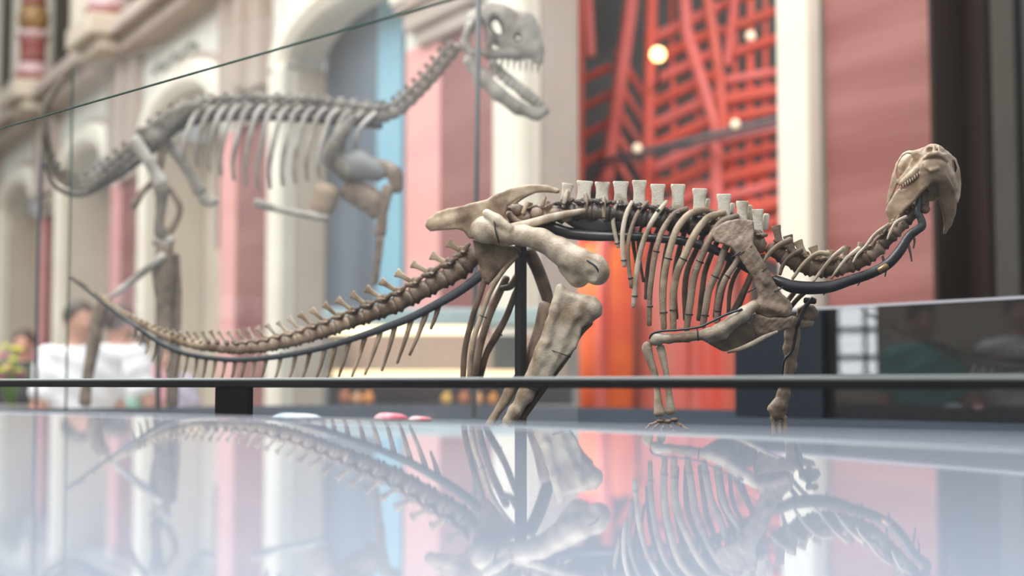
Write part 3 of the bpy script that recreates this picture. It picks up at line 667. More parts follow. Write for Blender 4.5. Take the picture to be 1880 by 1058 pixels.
# --- scapula, coracoid
sc_o = [(1307, 434), (1312, 420), (1322, 411), (1338, 405), (1354, 402), (1372, 403), (1383, 406), (1385, 430), (1383, 447), (1392, 462), (1406, 486), (1416, 506), (1426, 526), (1437, 541), (1450, 552), (1455, 564), (1453, 578), (1434, 583), (1413, 585), (1392, 581), (1384, 571), (1374, 562), (1379, 556), (1392, 551), (1391, 538), (1384, 514), (1367, 488), (1355, 470), (1342, 454), (1328, 449), (1314, 444)]
wsc = lambda x, y: -42 + .00 * x + np.where(y < 450, (450 - y) * .25, (y - 450) * .02)
def scf(p):
    d = plate(p, sc_o, wsc, 5, 3.5); d = smin(d, chain(p, [(1385, 560, -45, 9), (1440, 572, -45, 9)], 4), 8)
    d = smin(d, chain(p, [(1360, 440, -44, 4), (1405, 520, -46, 4)], 4), 6)
    return d + rough(p, .7, .16)
sculpt('scapula', scf, (1296, 392, -72), (1466, 598, -14), 1.6, BONEG, sk, MS)
co_o = [(1384, 576), (1413, 583), (1440, 583), (1455, 580), (1457, 592), (1450, 602), (1436, 609), (1412, 614), (1392, 619), (1384, 608), (1380, 592)]
sculpt('coracoid', lambda p: plate(p, co_o, lambda x, y: -46 + (y - 575) * .25, 6.5, 5) + rough(p, .9, .2), (1370, 566, -68), (1468, 630, -18), 1.6, BONEG, sk, MS)
for c, r in (((1380, 533, -47), 0), ((1430, 532, -47), 0), ((1351, 468, -47), 0)):
    q = MB(MS); q.tube([(c[0] - 8, c[1] + 4, c[2] - 5), (c[0], c[1], c[2] - 7), (c[0] + 8, c[1] - 5, c[2] - 3)], 1.4, 6, 3); q.build('binding_wire', WIRE, sk)
for pl in ([(1340, 456), (1352, 468), (1366, 462), (1380, 452)], [(1384, 502), (1394, 504), (1404, 494), (1411, 491)], [(1386, 572), (1400, 578), (1418, 584), (1436, 580), (1453, 577)]):
    q = MB(MS); q.tube([(x, y, float(wsc(x, np.array(float(y)))) - 5.3) for x, y in pl], .9, 6, 4); q.build('glue_seam', BONES, sk)
# sternal plate and bar
st_o = [(1392, 596), (1388, 622), (1368, 634), (1345, 644), (1328, 646), (1312, 638), (1300, 631), (1290, 626), (1315, 612), (1345, 600), (1372, 590)]
sculpt('sternal_plate', lambda p: plate(p, st_o, lambda x, y: -34 + (y - 610) * .5, 4, 3.5) + rough(p, .6, .2), (1282, 580, -58), (1404, 656, -4), 1.7, BONEG, sk, MS)
q = MB(MS); q.tube([(1336, 647, -50), (1358, 641, -52), (1382, 631, -52), (1402, 620, -52), (1427, 609, -50)], [2.5, 4, 5, 4.5, 2.5], 10, 5, flat=.6); q.build('clavicle', BONEL, sk)
# humerus
hum = [(1384, 562, -52, 10), (1366, 576, -54, 12.5), (1345, 590, -54, 11), (1322, 606, -54, 11.5), (1300, 614, -54, 10), (1262, 619, -54, 8.5), (1228, 622, -54, 8.5), (1206, 622, -54, 10.5), (1202, 624, -54, 10)]
def humf(p):
    d = chain(p, hum, 7); d = smin(d, chain(p, [(1352, 590, -50, 6), (1330, 616, -46, 7), (1300, 624, -48, 5)], 5), 8); return d + rough(p, .5, .12)
sculpt('humerus', humf, (1184, 542, -74), (1404, 646, -28), 1.7, BONEL, sk, MS)
q = MB(MS); q.tube([(1362, 568, -66), (1335, 577, -66), (1300, 594, -66), (1282, 601, -66), (1245, 606, -64), (1215, 608, -62), (1198, 613, -60), (1193, 622, -58)], 2.2, 8, 5); q.build('support_wire', WIRE, sk)
ring(MS, (1281, 616, -54), 11, sk, ax=(1, -.1, 0))
# forearm + hand (near)
q = MB(MS); q.tube([(1190, 632, -52), (1188, 640, -52), (1194, 662, -52), (1203, 690, -52), (1207, 720, -52), (1209, 745, -52), (1211, 760, -52)], [8, 10, 7.5, 6, 6, 8.5, 11], 12, 4); q.build('ulna', BONEL, sk)
q = MB(MS); q.tube([(1212, 637, -46), (1216, 652, -46), (1222, 680, -46), (1226, 705, -46), (1229, 735, -46), (1231, 757, -46)], [8, 7.5, 5.6, 5.4, 7.5, 10], 12, 4); q.build('radius', BONEL, sk)
for c in ((1213, 773), (1226, 774), (1238, 771)):
    q = MB(MS); q.ell((c[0], c[1], -50), (7.5, 4.5, 7)); q.build('carpal', BONEG, sk)
for pl in ([(1210, 778), (1203, 784), (1196, 791)], [(1218, 779), (1217, 786), (1213, 793)], [(1228, 779), (1233, 786), (1236, 793)], [(1240, 776), (1250, 781), (1262, 789)], [(1206, 776), (1194, 780), (1186, 788)]):
    q = MB(MS); zz = -50
    for (a_, b2) in zip(pl[:-1], pl[1:]): q.tube([(*a_, zz), ((a_[0] + b2[0]) / 2, (a_[1] + b2[1]) / 2, zz - 2), (*b2, zz - 4)], [3.6, 2.4, 3.2], 8, 2)
    q.build('finger', BONEG, sk)
# far foreleg
def farf(p):
    d = chain(p, [(1456, 598, 40, 17), (1452, 640, 40, 13), (1452, 672, 40, 10), (1444, 700, 40, 10), (1438, 725, 40, 11), (1430, 748, 38, 15), (1428, 760, 38, 14)], 8)
    return smin(d, ellip(p, (1418, 752, 38), (10, 8, 9)), 5) + rough(p, .8, .14)
sculpt('foreleg_bone', farf, (1400, 570, 14), (1486, 782, 66), 1.9, BONEG, sk, MS)
sculpt('coracoid', lambda p: smin(plate(p, [(1464, 566), (1478, 558), (1494, 560), (1504, 574), (1500, 584), (1480, 587), (1462, 582)], 40, 7, 5), plate(p, [(1458, 602), (1470, 588), (1496, 590), (1490, 600), (1474, 605)], 36, 7, 4), 4) + rough(p, .6, .2), (1450, 548, 20), (1512, 614, 58), 1.7, BONEG, sk, MS)
for x in (1419, 1430, 1440):
    q = MB(MS); q.tube([(x, 766, 36), (x + 1, 778, 34), (x + 2, 790, 30), (x + 1, 800, 26)], [5.5, 4, 5, 3.5], 10, 3); q.build('finger', BONEG, sk)
q = MB(MS); q.tube([(1480, 560, 30), (1466, 590, 26), (1456, 640, 24), (1440, 662, 24), (1436, 690, 26)], 2.4, 8, 4); q.build('support_wire', WIRE, sk)
q = MB(MS); q.tube([(1492, 548, 10), (1477, 566, 10), (1462, 602, 10)], 4, 8, 3); q.tube([(1478, 552, 14), (1496, 553, 14)], 6, 8, 1); q.build('support_bracket', STEEL, sk)
q = MB(MS); q.tube([(1464, 528, 6), (1452, 545, -10), (1440, 560, -30)], [5, 5, 5], 8, 3); q.tube([(1480, 535, 10), (1465, 548, 20), (1450, 566, 30)], [4.5, 4.5, 4.5], 8, 3); q.build('support_bracket', BONEB, sk)
ring(MS, (1437, 726, 40), 12, sk, ax=(.1, 1, 0))

# --- pelvis
il_o = [(781, 415), (785, 403), (800, 391), (822, 383), (846, 378), (870, 372), (895, 366), (912, 356), (930, 348), (950, 342), (975, 338), (1004, 340), (1028, 349), (1024, 355), (996, 352), (972, 357), (950, 366), (932, 378), (928, 392), (935, 408), (930, 424), (905, 432), (880, 438), (862, 438), (850, 424), (838, 421), (815, 423), (790, 424)]
def ilf(p):
    d = plate(p, il_o, lambda x, y: -22 - 10 * np.exp(-((x - 890) / 50.) ** 2), 5.5, 4)
    d = smin(d, chain(p, [(940, 350, -22, 6), (1020, 349, -16, 4)], 3), 4); d = smin(d, chain(p, [(792, 412, -24, 8), (850, 398, -24, 9), (890, 385, -24, 8)], 5), 8)
    return d + rough(p, .8, .1)
sculpt('ilium', ilf, (770, 326, -52), (1040, 450, 2), 2.0, BONE, sk, MS)
q = MB(MS); q.tube([(930, 385, 24), (960, 360, 24), (1000, 346, 22), (1026, 352, 20)], [5, 5, 4, 3], 10, 4, flat=.6); q.tube([(800, 405, 24), (850, 400, 26), (900, 395, 26), (930, 385, 24)], [7, 12, 14, 6], 10, 4, flat=.4); q.build('ilium', BONEG, sk)
def femf(p):
    d = ellip(p, (890, 421, -42), (27, 24, 24)); d = smin(d, chain(p, [(893, 424, -44, 22), (925, 431, -46, 20), (960, 432, -48, 18), (995, 441, -50, 20), (1028, 460, -50, 23), (1058, 480, -50, 26)], 8), 8)
    d = smin(d, chain(p, [(1048, 474, -54, 24), (1090, 490, -56, 24), (1096, 500, -56, 24)], 6), 8); d = smin(d, chain(p, [(1044, 488, -40, 20), (1062, 508, -42, 21)], 6), 8)
    d = smin(d, chain(p, [(894, 392, -56, 8), (912, 404, -60, 11), (934, 420, -60, 9)], 5), 4)
    d = smax(d, -chain(p, [(1040, 448, -80, 3), (1064, 462, -83, 6), (1116, 494, -84, 6)], 3), 4); d = smax(d, -ellip(p, (1082, 512, -82), (13, 15, 12), .3), 5)
    return d + rough(p, .45, .08)
sculpt('femur', femf, (856, 376, -92), (1130, 540, -8), 2.2, BONEL, sk, MS)
q = MB(MS); q.tube([(907, 406, -70), (910, 425, -72), (916, 446, -64)], 1.4, 6, 4); q.tube([(1078, 478, -80), (1094, 490, -82), (1100, 505, -76)], 1.8, 6, 4); q.build('binding_wire', WIRE, sk)
def tibf(p):
    d = plate(p, [(1023, 524), (1030, 522), (1048, 536), (1070, 540), (1092, 545), (1104, 562), (1103, 578), (1090, 590), (1070, 602), (1058, 640), (1030, 668), (1008, 700), (990, 700), (972, 700), (978, 672), (992, 634), (1008, 594), (1016, 560), (1020, 540)], lambda x, y: -48 + 0 * x, 15, 13)
    d = smin(d, chain(p, [(1086, 566, -52, 18), (1074, 560, -56, 14)], 5), 8)
    d = smin(d, chain(p, [(1000, 650, -48, 20), (980, 695, -46, 16), (965, 725, -44, 14), (945, 757, -42, 12), (934, 774, -40, 12)], 8), 8)
    d = smax(d, -chain(p, [(1066, 596, -70, 15), (1044, 645, -70, 14), (1018, 690, -68, 9)], 4), 6); d = smin(d, chain(p, [(1028, 528, -56, 7), (1018, 570, -60, 9), (1000, 630, -60, 11), (982, 680, -56, 10)], 4), 7)
    return d + rough(p, .7, .1)
sculpt('tibia', tibf, (900, 508, -84), (1122, 812, -8), 2.2, BONEL, sk, MS)
q = MB(MS); q.tube([(1082, 590, -30), (1060, 612, -32), (1040, 650, -32), (1012, 690, -32), (985, 730, -32), (958, 768, -32)], [9, 10, 9, 8, 7, 7], 10, 4); q.build('fibula', BONEB, sk)
ring(MS, (1026, 648, -46), 22, sk, ax=(-.35, 1, 0)); ring(MS, (972, 712, -44), 17, sk, ax=(-.4, 1, 0))
# feet, hidden mostly below the table edge: metatarsals and toes
for i, (x, zz) in enumerate(((918, -40), (926, -52), (934, -28))):
    q = MB(MS); q.tube([(930, 782, -40), (x, 788, zz), (x + 12, 791, zz - 4)], [8, 5, 4], 10, 3); q.build('toe', BONEG, sk)
q = MB(MS); q.tube([(945, 700, 26), (936, 718, 26), (928, 735, 26), (912, 758, 24), (898, 782, 22)], [9, 11, 10, 7, 8], 12, 4); q.build('metatarsal', BONE, sk)
q = MB(MS); q.tube([(956, 700, 4), (950, 725, 4), (935, 755, 4), (925, 790, 4)], 3.4, 8, 3); q.build('support_wire', STEEL, sk)
q = MB(MS); q.tube([(970, 462, 28), (985, 490, 30), (1000, 530, 30), (1008, 560, 30)], [13, 12, 12, 10], 12, 4); q.build('femur', BONEB, sk)  # far femur, its shade put into the dark brown
q = MB(MS); q.tube([(1004, 560, 30), (990, 610, 30), (970, 660, 28), (945, 705, 26)], [15, 12, 10, 9], 12, 4); q.build('tibia', BONEG, sk)
pu_o = [(868, 440), (905, 446), (945, 452), (958, 462), (946, 478), (926, 494), (908, 512), (896, 524), (886, 515), (880, 490), (872, 465)]
sculpt('pubis', lambda p: plate(p, pu_o, -18, 7, 5) + rough(p, .8, .12), (858, 430, -36), (970, 536, 2), 2.2, BONEB, sk, MS)
rods = [([(892, 505), (882, 540), (870, 575), (858, 619), (852, 655), (850, 700)], 5.5, BONEB, -20), ([(950, 470), (922, 500), (898, 540), (882, 585), (868, 630), (861, 700)], [3.5, 4.5, 5, 5, 5, 5], BONE, -26),
    ([(930, 510), (915, 542), (897, 583), (880, 641), (872, 700)], 7, BONEG, 18), ([(952, 525), (945, 542), (929, 583), (911, 617), (893, 650), (880, 700)], [5, 6, 6, 7, 6, 6], BONEB, 22), ([(950, 505), (938, 525), (920, 530)], [6, 7, 5], BONEB, 10)]
for i, (pl, r, m_, zz) in enumerate(rods):
    q = MB(MS); q.tube([(x, y, zz) for x, y in pl], r, 10, 4); o = q.build('ischium' if i % 2 == 0 else 'pubis_rod', m_, sk)
    if i in (1, 3): ring(MS, (pl[3][0] + 4, pl[3][1] - 4, zz), 6.5, o, ax=(-.4, 1, 0))
q = MB(MS); q.tube([(930, 420, -34), (974, 410, -36), (1010, 400, -34), (1040, 393, -30), (1073, 387, -24)], [8, 8, 7.5, 6.5, 5], 12, 4, flat=.8); q.build('prepubis', BONEL, sk)
# sacrum lumps
q = MB(MS)
for x, y, r in ((950, 385, 12), (965, 398, 11), (985, 392, 13), (1003, 402, 11), (1020, 392, 12), (1040, 398, 12)): q.ell((x, y, -10), (r, r * .9, 14))
q.tube([(935, 392, -14), (955, 410, -16), (985, 405, -16), (1010, 396, -14)], [6, 7, 6, 5], 10, 3); q.build('sacrum', BONEG, sk)
for pl in ([(1000, 362, -20), (996, 378, -22)], [(968, 372, -20), (960, 392, -24)]):
    q = MB(MS); q.tube(pl, 4, 8, 1); q.build('sacral_rib', BONE, sk)

# --- armature
q = MB(MS); q.tube([(940, 408, 4), (1000, 415, 2), (1045, 428, 0), (1090, 433, 0), (1150, 434, 0), (1210, 438, 0), (1260, 444, 0), (1310, 458, 0), (1350, 480, 2), (1395, 505, 4), (1430, 520, 4)], [9, 11, 11, 10, 8.5, 8, 8, 8, 8, 8, 8], 12, 4)
q.build('spine_support_bar', STEEL, sk)
q = MB(MS); q.tube([(1030, 392, 2), (1070, 408, 2), (1110, 412, 2), (1160, 405, 2), (1210, 408, 2)], [10, 17, 19, 12, 7], 12, 4, flat=.6); q.build('spine_support_plate', STEEL, sk)
for x in (1150, 1190, 1232, 1274):
    q = MB(MS); q.tube([(x, clat(x) - 6, 8), (x, clat(x) + 12, 10), (x + 2, clat(x) + 34, 4)], [5, 5, 4], 8, 2); q.build('support_strut', STEEL, sk)
q = MB(MS); q.tube([(1420, 512, -14), (1436, 519, -22), (1454, 526, -24), (1485, 529, -24), (1522, 527, -24), (1558, 516, -24), (1599, 502, -24), (1630, 485, -24), (1652, 461, -24), (1669, 434, -24), (1684, 422, -24), (1693, 414, -22), (1690, 400, -20), (1685, 390, -18), (1687, 372, -14), (1690, 352, -8)],
    [8, 10, 12, 12, 11, 9.5, 9.5, 9.5, 9.5, 8.5, 8, 8, 7, 7, 7, 6], 14, 5); q.build('neck_support_tube', STEEL, sk)
q = MB(MS); q.tube([(1614, 497, -34), (1628, 488, -34)], 5.5, 10, 1); q.build('brass_sleeve', mat('brass', (.42, .26, .12), .3, .6), sk)
tc_ = [(125, 507), (157, 531), (193, 559), (226, 584), (259, 606), (290, 628), (328, 646), (366, 655), (400, 659), (433, 661), (484, 658), (535, 651), (586, 640), (632, 627), (675, 613), (715, 599), (755, 583), (800, 560), (840, 537), (872, 514), (890, 500)]
q = MB(MS); q.tube([(x, y, -8) for x, y in tc_], list(np.interp([p[0] for p in tc_], [125, 300, 600, 890], [2.2, 4.2, 5.5, 9])), 10, 4); q.build('tail_support_bar', mat('grey_steel', (.07, .085, .10), .35, .3), sk)
pb = P(956, 470, dsk(956)); q = MB(MS); q.tube([(956, 440, 6), (956, 600, 6), (956, 795, 6)], 11, 4, 1, caps=False); q.build('support_post', mat('post_black', (.018, .018, .022), .45), sk, False)
q = MB(); a_ = MS(np.array([[956, 790, 6]]))[0]; q.box((a_[0] - .05, a_[1] - .05, PZT), (a_[0] + .05, a_[1] + .05, PZT + .006)); q.build('base_plate', STEEL, sk, False, .001)

# --- tail
tv = [(864, 478), (841, 499), (803, 519), (765, 540), (726, 561), (675, 580), (632, 595), (586, 612), (535, 627), (484, 638), (433, 642), (417, 641), (366, 636), (328, 627), (290, 612), (259, 596), (226, 577), (193, 554), (157, 527), (126, 504)]
tvl = np.array(tv, float); _, Lt = at_s(tvl, 0); s = 0.; n_tail = 0
while s < Lt - 3:
    c, _ = at_s(tvl, s); c2, _ = at_s(tvl, s + 3); tg = c2 - c; x = c[0]
    R = np.interp(x, [126, 260, 433, 600, 765, 860], [2.6, 6.6, 11.5, 15, 19.5, 21]); sp = np.interp(x, [126, 260, 433, 600, 765, 860], [6.5, 11, 18, 25, 34, 38])
    sl = np.interp(x, [126, 200, 290, 400, 600, 800, 870], [4, 5, 10, 29, 42, 49, 42])
    an = np.interp(x, [126, 260, 400, 600, 800], [-60, -75, -70, -50, -38]) * math.pi / 180
    tip = c + np.array([-math.cos(an), math.sin(an)]) * (R * .5 + sl) if True else c
    arch_off = 0
    mt = BONEB if x > 640 else (BONEG if x > 380 else BONE)
    vertebra(MS, (c[0], c[1], 0), tg, sp * .9, R * .95, tip, R * .40, R * .66, R * .5, R * .9 if x > 500 else R * .5, mt, sk, x > 420, BONE if x > 560 else BONEL, 1.35 if x > 420 else 1.2)
    s += sp; n_tail += 1
# chevrons
ch = [(805, 563, 791, 604), (781, 580, 752, 652), (755, 588, 729, 667), (724, 603, 701, 681), (697, 614, 670, 688), (670, 619, 646, 692), (641, 627, 622, 692), (616, 634, 600, 696), (596, 642, 580, 698), (569, 647, 554, 698), (543, 652, 529, 700), (515, 657, 503, 702), (489, 660, 478, 702), (468, 662, 459, 702), (449, 665, 440, 702), (431, 666, 423, 702), (413, 666, 404, 704), (395, 666, 386, 704), (378, 664, 370, 702), (361, 661, 353, 700), (344, 657, 335, 696), (329, 652, 320, 690), (314, 646, 305, 684), (300, 640, 291, 674), (287, 632, 279, 664), (274, 624, 267, 650), (262, 615, 256, 636), (250, 606, 245, 622)]
for i, (x0, y0, x1, y1) in enumerate(ch):
    r = np.interp(x0, [250, 430, 800], [2.5, 3.6, 5]); q = MB(MS)
    q.tube([(x0 + 2, y0 - 8, -3), (x0, y0, -3), ((x0 + x1) / 2 + 1, (y0 + y1) / 2, -2), (x1, y1, 0)], [r, r * 1.1, r * .8, r * .55], 8, 4); q.build('chevron', BONE if i % 3 else BONEG, sk)

# --- skull
def skf(p):
    d = ellip(p, (1714, 292, -18), (27, 28, 30)); d = smin(d, ellip(p, (1712, 306, 18), (42, 38, 40)), 14)
    d = smin(d, ellip(p, (1706, 330, 34), (44, 40, 32)), 12); d = smin(d, ellip(p, (1694, 308, 38), (46, 34, 26)), 10)
    sl = lambda x, y: np.interp(x, [1628, 1650, 1690, 1704], [26, 4, -30, -36])
    sr = lambda x, y: np.interp(x, [1730, 1745, 1765], [-36, -16, 22])
    d = smin(d, plate(p, [(1700, 284), (1684, 277), (1668, 276), (1657, 281), (1645, 300), (1637, 325), (1630, 355), (1627, 376), (1633, 374), (1642, 352), (1648, 338), (1653, 343), (1662, 341), (1690, 316), (1704, 302)], sl, 6.5, 4.5), 6)
    d = smin(d, chain(p, [(1698, 300, -36, 10), (1676, 322, -26, 8.5), (1658, 337, -10, 7)], 5), 5)
    d = smin(d, plate(p, [(1728, 282), (1746, 283), (1756, 292), (1762, 310), (1765, 335), (1763, 362), (1758, 374), (1755, 360), (1748, 344), (1740, 322), (1732, 304)], sr, 6, 4.5), 6)
    d = smin(d, chain(p, [(1732, 302, -34, 9), (1744, 322, -24, 8), (1754, 346, -8, 7)], 5), 5)
    hole = np.minimum(plate(p, [(1672, 283), (1676, 290), (1668, 306), (1657, 320), (1648, 330), (1645, 320), (1648, 302), (1656, 288), (1664, 282)], -12, 34, 2), plate(p, [(1748, 294), (1753, 296), (1757, 310), (1754, 318), (1748, 306)], 0, 30, 2))
    d = smax(d, -hole, 2.5)
    d = smax(d, -chain(p, [(1679, 291, -34, 1.6), (1669, 305, -26, 2.6)], 2, 3.0), 2)
    # nostrils and the premaxilla lip
    d = smax(d, -ellip(p, (1708, 275, -42), (7.5, 6, 12)), 3); d = smax(d, -ellip(p, (1734, 277, -40), (6, 6.5, 12)), 3); d = smax(d, -ellip(p, (1721, 276, -44), (3, 6, 8)), 2)
    d = smin(d, chain(p, [(1716, 268, -42, 2.2), (1715, 279, -46, 3.4)], 2), 1.5); d = smin(d, chain(p, [(1724, 269, -42, 2.2), (1725.5, 280, -46, 3.4)], 2), 1.5)
    d = smin(d, chain(p, [(1698, 291, -44, 3.5), (1706, 284, -50, 4), (1720, 281.5, -52, 4), (1732, 285, -48, 4), (1739, 295, -40, 3.5)], 3), 3)
    # palate hollow between the jaw rami
    d = smax(d, -ellip(p, (1706, 360, -6), (30, 34, 34)), 8)
    return d + rough(p, .3, .2)
skl = sculpt('skull', skf, (1618, 252, -66), (1776, 388, 74), 1.4, BONEH, sk, MS)
def jawf(p):
    d = ellip(p, (1714, 304, -44), (24, 15, 13)); d = smin(d, ellip(p, (1712, 318, -40), (23, 18, 11)), 8)
    wl_ = lambda x, y: np.interp(x, [1626, 1650, 1690, 1706], [20, 0, -34, -42])
    wr_ = lambda x, y: np.interp(y, [320, 345, 390, 430], [-40, -28, 4, 28])
    d = smin(d, plate(p, [(1706, 312), (1694, 318), (1664, 344), (1650, 346), (1643, 353), (1629, 376), (1625, 388), (1630, 400), (1633, 417), (1637, 418), (1646, 403), (1662, 386), (1680, 370), (1692, 354), (1704, 342)], wl_, 7, 5.5), 9)
    d = smin(d, plate(p, [(1720, 328), (1721, 350), (1725, 374), (1731, 396), (1733, 414), (1731, 430), (1736, 430), (1747, 414), (1755, 392), (1757, 366), (1753, 346), (1744, 328), (1732, 314)], wr_, 7, 5.5), 9)
    d = smin(d, chain(p, [(1700, 307, -52, 2.5), (1710, 313, -57, 3), (1722, 309, -56, 2.5)], 3), 5)
    d = smax(d, -chain(p, [(1703, 316, -58, 1), (1714, 321, -57, 1.2), (1728, 325, -56, 1), (1734, 316, -52, 1)], 1), 1.8)
    return d + rough(p, .35, .17)
jaw = sculpt('mandible', jawf, (1614, 284, -66), (1770, 440, 44), 1.4, BONEJ, skl, MS)
q = MB(MS)
for i in range(9):
    t = i / 8; x, y, z = 1654 + 34 * t, 345 - 26 * t, -16 - 22 * t; q.tube([(x, y - 3, z - 3), (x + .5, y + 1, z - 5), (x + 1, y + 4, z - 5)], [1.7, 1.8, .8], 7, 2)
for i in range(7):
    t = i / 6; x, y, z = 1737 + 14 * t, 324 + 26 * t, -36 + 16 * t; q.tube([(x, y - 4, z), (x, y + 3, z - 1)], [2.2, 1], 7, 1)
q.build('teeth', BONEL, skl)
q = MB(MS); q.tube([(1692, 350, 0), (1690, 372, -4)], [14, 11], 12, 1); q.ell((1684, 376, -6), (9, 8, 8)); q.ell((1698, 384, -6), (10, 9, 9)); q.build('vertebra', BONEG, sk)

# ================================================================== BIG SKELETON
bb = P(420, 745, 3.9); bk = thing('large_dinosaur_skeleton', 'large mounted dinosaur skeleton with open jaws, out of focus behind the glass', 'skeleton', [bb[0], bb[1], PZT])
# spine from the neck to the tail tip
bs = [(835, 92), (818, 112), (800, 135), (778, 160), (756, 182), (732, 202), (705, 214), (670, 212), (630, 206), (590, 202), (545, 198), (500, 196), (450, 196), (400, 198), (350, 205), (315, 222), (285, 245), (262, 268), (238, 286), (215, 305), (190, 325), (165, 340), (138, 343), (112, 330), (94, 308), (84, 280), (80, 248), (80, 215), (88, 188), (102, 165), (120, 138)]
bsl = np.array(bs, float); _, Lt = at_s(bsl, 0); s = 0
while s < Lt - 4:
    c, _ = at_s(bsl, s); c2, _ = at_s(bsl, s + 4); tg = c2 - c
    R = np.interp(s, [0, 100, 200, 500, 620, 720, 850, 1000, Lt], [12, 12, 15, 15, 14, 11, 8, 5, 3]); sp = R * 1.55
    t = tg / np.linalg.norm(tg); up = np.array([t[1], -t[0]])
    if s < 780 and up[1] > 0: up = -up
    if s >= 780: up = np.array([-t[1], t[0]]) if up @ np.array([1, -.2]) < 0 else up
    sl = np.interp(s, [0, 150, 300, 560, 700, 900, Lt], [15, 14, 12, 14, 16, 8, 3])
    vertebra(MBIG, (c[0], c[1], 0), tg, sp * .92, R, c + up * (R + sl), R * .7, R * .8, R * .5, R * 1.1, BONEB if s < 120 else BONEF, bk, True, BONEFW if 200 < s < 560 else (BONEB if s < 120 else BONEF))
    s += sp
for i in range(15):
    x = 690 - i * 22.5; L_ = np.interp(i, [0, 3, 8, 14], [60, 120, 150, 95]); y0 = float(np.interp(x, [350, 450, 600, 700], [203, 198, 205, 214]))
    for sd in (-1, 1):
        q = MB(MBIG); q.tube([(x, y0 - 6, sd * 8), (x - 16, y0 + 8, sd * 30), (x - 30, y0 + L_ * .4, sd * 46), (x - 38, y0 + L_ * .75, sd * 42), (x - 36, y0 + L_, sd * 26)], [4.5, 5, 4.6, 4, 3], 8, 4); q.build('rib', BONEFW if sd < 0 else BONEF, bk)
def bsk(p):
    d = ellip(p, (905, 42, 0), (52, 36, 34)); d = smin(d, ellip(p, (950, 70, 0), (40, 42, 26)), 14); d = smin(d, chain(p, [(965, 45, 0, 22), (982, 90, 0, 16), (988, 108, 0, 11)], 8), 10)
    d = smin(d, chain(p, [(862, 50, -22, 8), (852, 80, -22, 8), (868, 100, -22, 9), (905, 100, -22, 9), (945, 100, -18, 9)], 5), 6); d = smin(d, chain(p, [(905, 60, -28, 7), (893, 100, -24, 7)], 5), 5)
    for c, r, a_ in (((880, 58, -20), (14, 24, 60), .1), ((912, 48, -24), (12, 22, 60), -.35), ((951, 70, -24), (7, 9, 50), 0), ((876, 108, 0), (14, 8, 60), 0)): d = smax(d, -ellip(p, c, r, a_), 4)
    return d + rough(p, .8, .1)
bs_o = sculpt('skull', bsk, (836, -10, -48), (1010, 136, 48), 2.6, BONEFS, bk, MBIG)
def bjw(p):
    d = chain(p, [(862, 112, -24, 12), (885, 142, -24, 14), (915, 172, -22, 13), (950, 198, -16, 12), (985, 210, -6, 11), (1000, 204, 0, 9)], 7)
    d = smin(d, chain(p, [(905, 120, 22, 10), (935, 148, 20, 10), (965, 172, 16, 11), (992, 194, 6, 10)], 7), 6); return d + rough(p, .4, .1)
sculpt('mandible', bjw, (840, 92, -48), (1022, 232, 44), 2.6, BONEFS, bs_o, MBIG)
q = MB(MBIG)
for i in range(9): q.tube([(900 + i * 11, 108 + i * .6, -22 + i * 1.5), (899 + i * 11, 126 + i * 1, -22 + i * 1.5)], [3.4, 1], 7, 1)
for i in range(9): q.tube([(905 + i * 10.5, 140 + i * 6.5, -22 + i * 1.5), (910 + i * 10.5, 124 + i * 6.8, -22 + i * 1.5)], [3, 1], 7, 1)
q.build('teeth', BONEFW, bs_o)
def bt(nm, pts, r, m_=BONEF, n=12): q = MB(MBIG); q.tube(pts, r, n, 4); return q.build(nm, m_, bk)
for sd in (-1, 1):
    sculpt('ilium', lambda p, sd=sd: smin(plate(p, [(236, 262), (250, 240), (280, 222), (310, 200), (345, 186), (375, 190), (352, 206), (326, 228), (312, 246), (296, 262), (280, 254), (262, 262), (246, 272)], sd * 22, 6, 5), ellip(p, (282, 252, sd * 24), (16, 13, 10)), 6) + rough(p, 1.4, .12), (226, 176, sd * 22 - 20), (386, 284, sd * 22 + 20), 3.2, BONEF, bk, MBIG)
bt('femur', [(246, 258, -40), (262, 280, -44), (282, 310, -46), (296, 338, -46)], [15, 12, 11, 15], BONEFW); bt('tibia', [(297, 345, -46), (296, 375, -46), (292, 410, -44), (296, 436, -44)], [15, 10, 9, 13])
bt('fibula', [(312, 345, -40), (330, 380, -40), (322, 410, -40), (304, 434, -40)], [6, 6, 6, 8], BONEG); bt('femur', [(305, 262, 30), (330, 290, 34), (352, 325, 36), (368, 352, 36)], [13, 10, 10, 14], BONEFW)
bt('tibia', [(372, 362, 36), (384, 372, 36), (400, 368, 36)], [12, 9, 6], BONEFW); bt('pubis', [(300, 250, 0), (290, 320, 0), (262, 352, 0), (244, 380, 0)], [9, 7, 6, 9], BONEG)
bt('ankle', [(286, 440, -44), (300, 448, -44), (314, 440, -44)], [11, 12, 11], BONEFW); bt('metatarsal', [(302, 452, -44), (300, 500, -40), (300, 560, -36), (305, 620, -36)], [16, 22, 14, 14], BONEG)
bt('metatarsal', [(320, 470, -10), (322, 540, -10), (320, 620, -10), (316, 743, -10)], [10, 12, 12, 12], BONEG); bt('toe', [(300, 470, -60), (262, 500, -62), (222, 532, -60), (204, 545, -60)], [9, 7, 6, 4], BONEFW)
bt('metatarsal', [(196, 550, 20), (180, 580, 20), (172, 630, 20), (160, 700, 20), (156, 741, 20)], [13, 14, 13, 10, 12], BONEG)
bt('scapula', [(650, 215, -44), (625, 250, -50), (612, 285, -50), (640, 320, -46)], [8, 14, 16, 18], BONEF); bt('coracoid', [(604, 292, -30), (655, 303, -36), (700, 318, -30)], [20, 30, 16], mat('bone_slate', (.26, .27, .27), .6, 0, (.18, .19, .2), 14))
bt('furcula', [(690, 300, -30), (722, 318, -30), (728, 350, -28)], [10, 16, 10], BONEG)
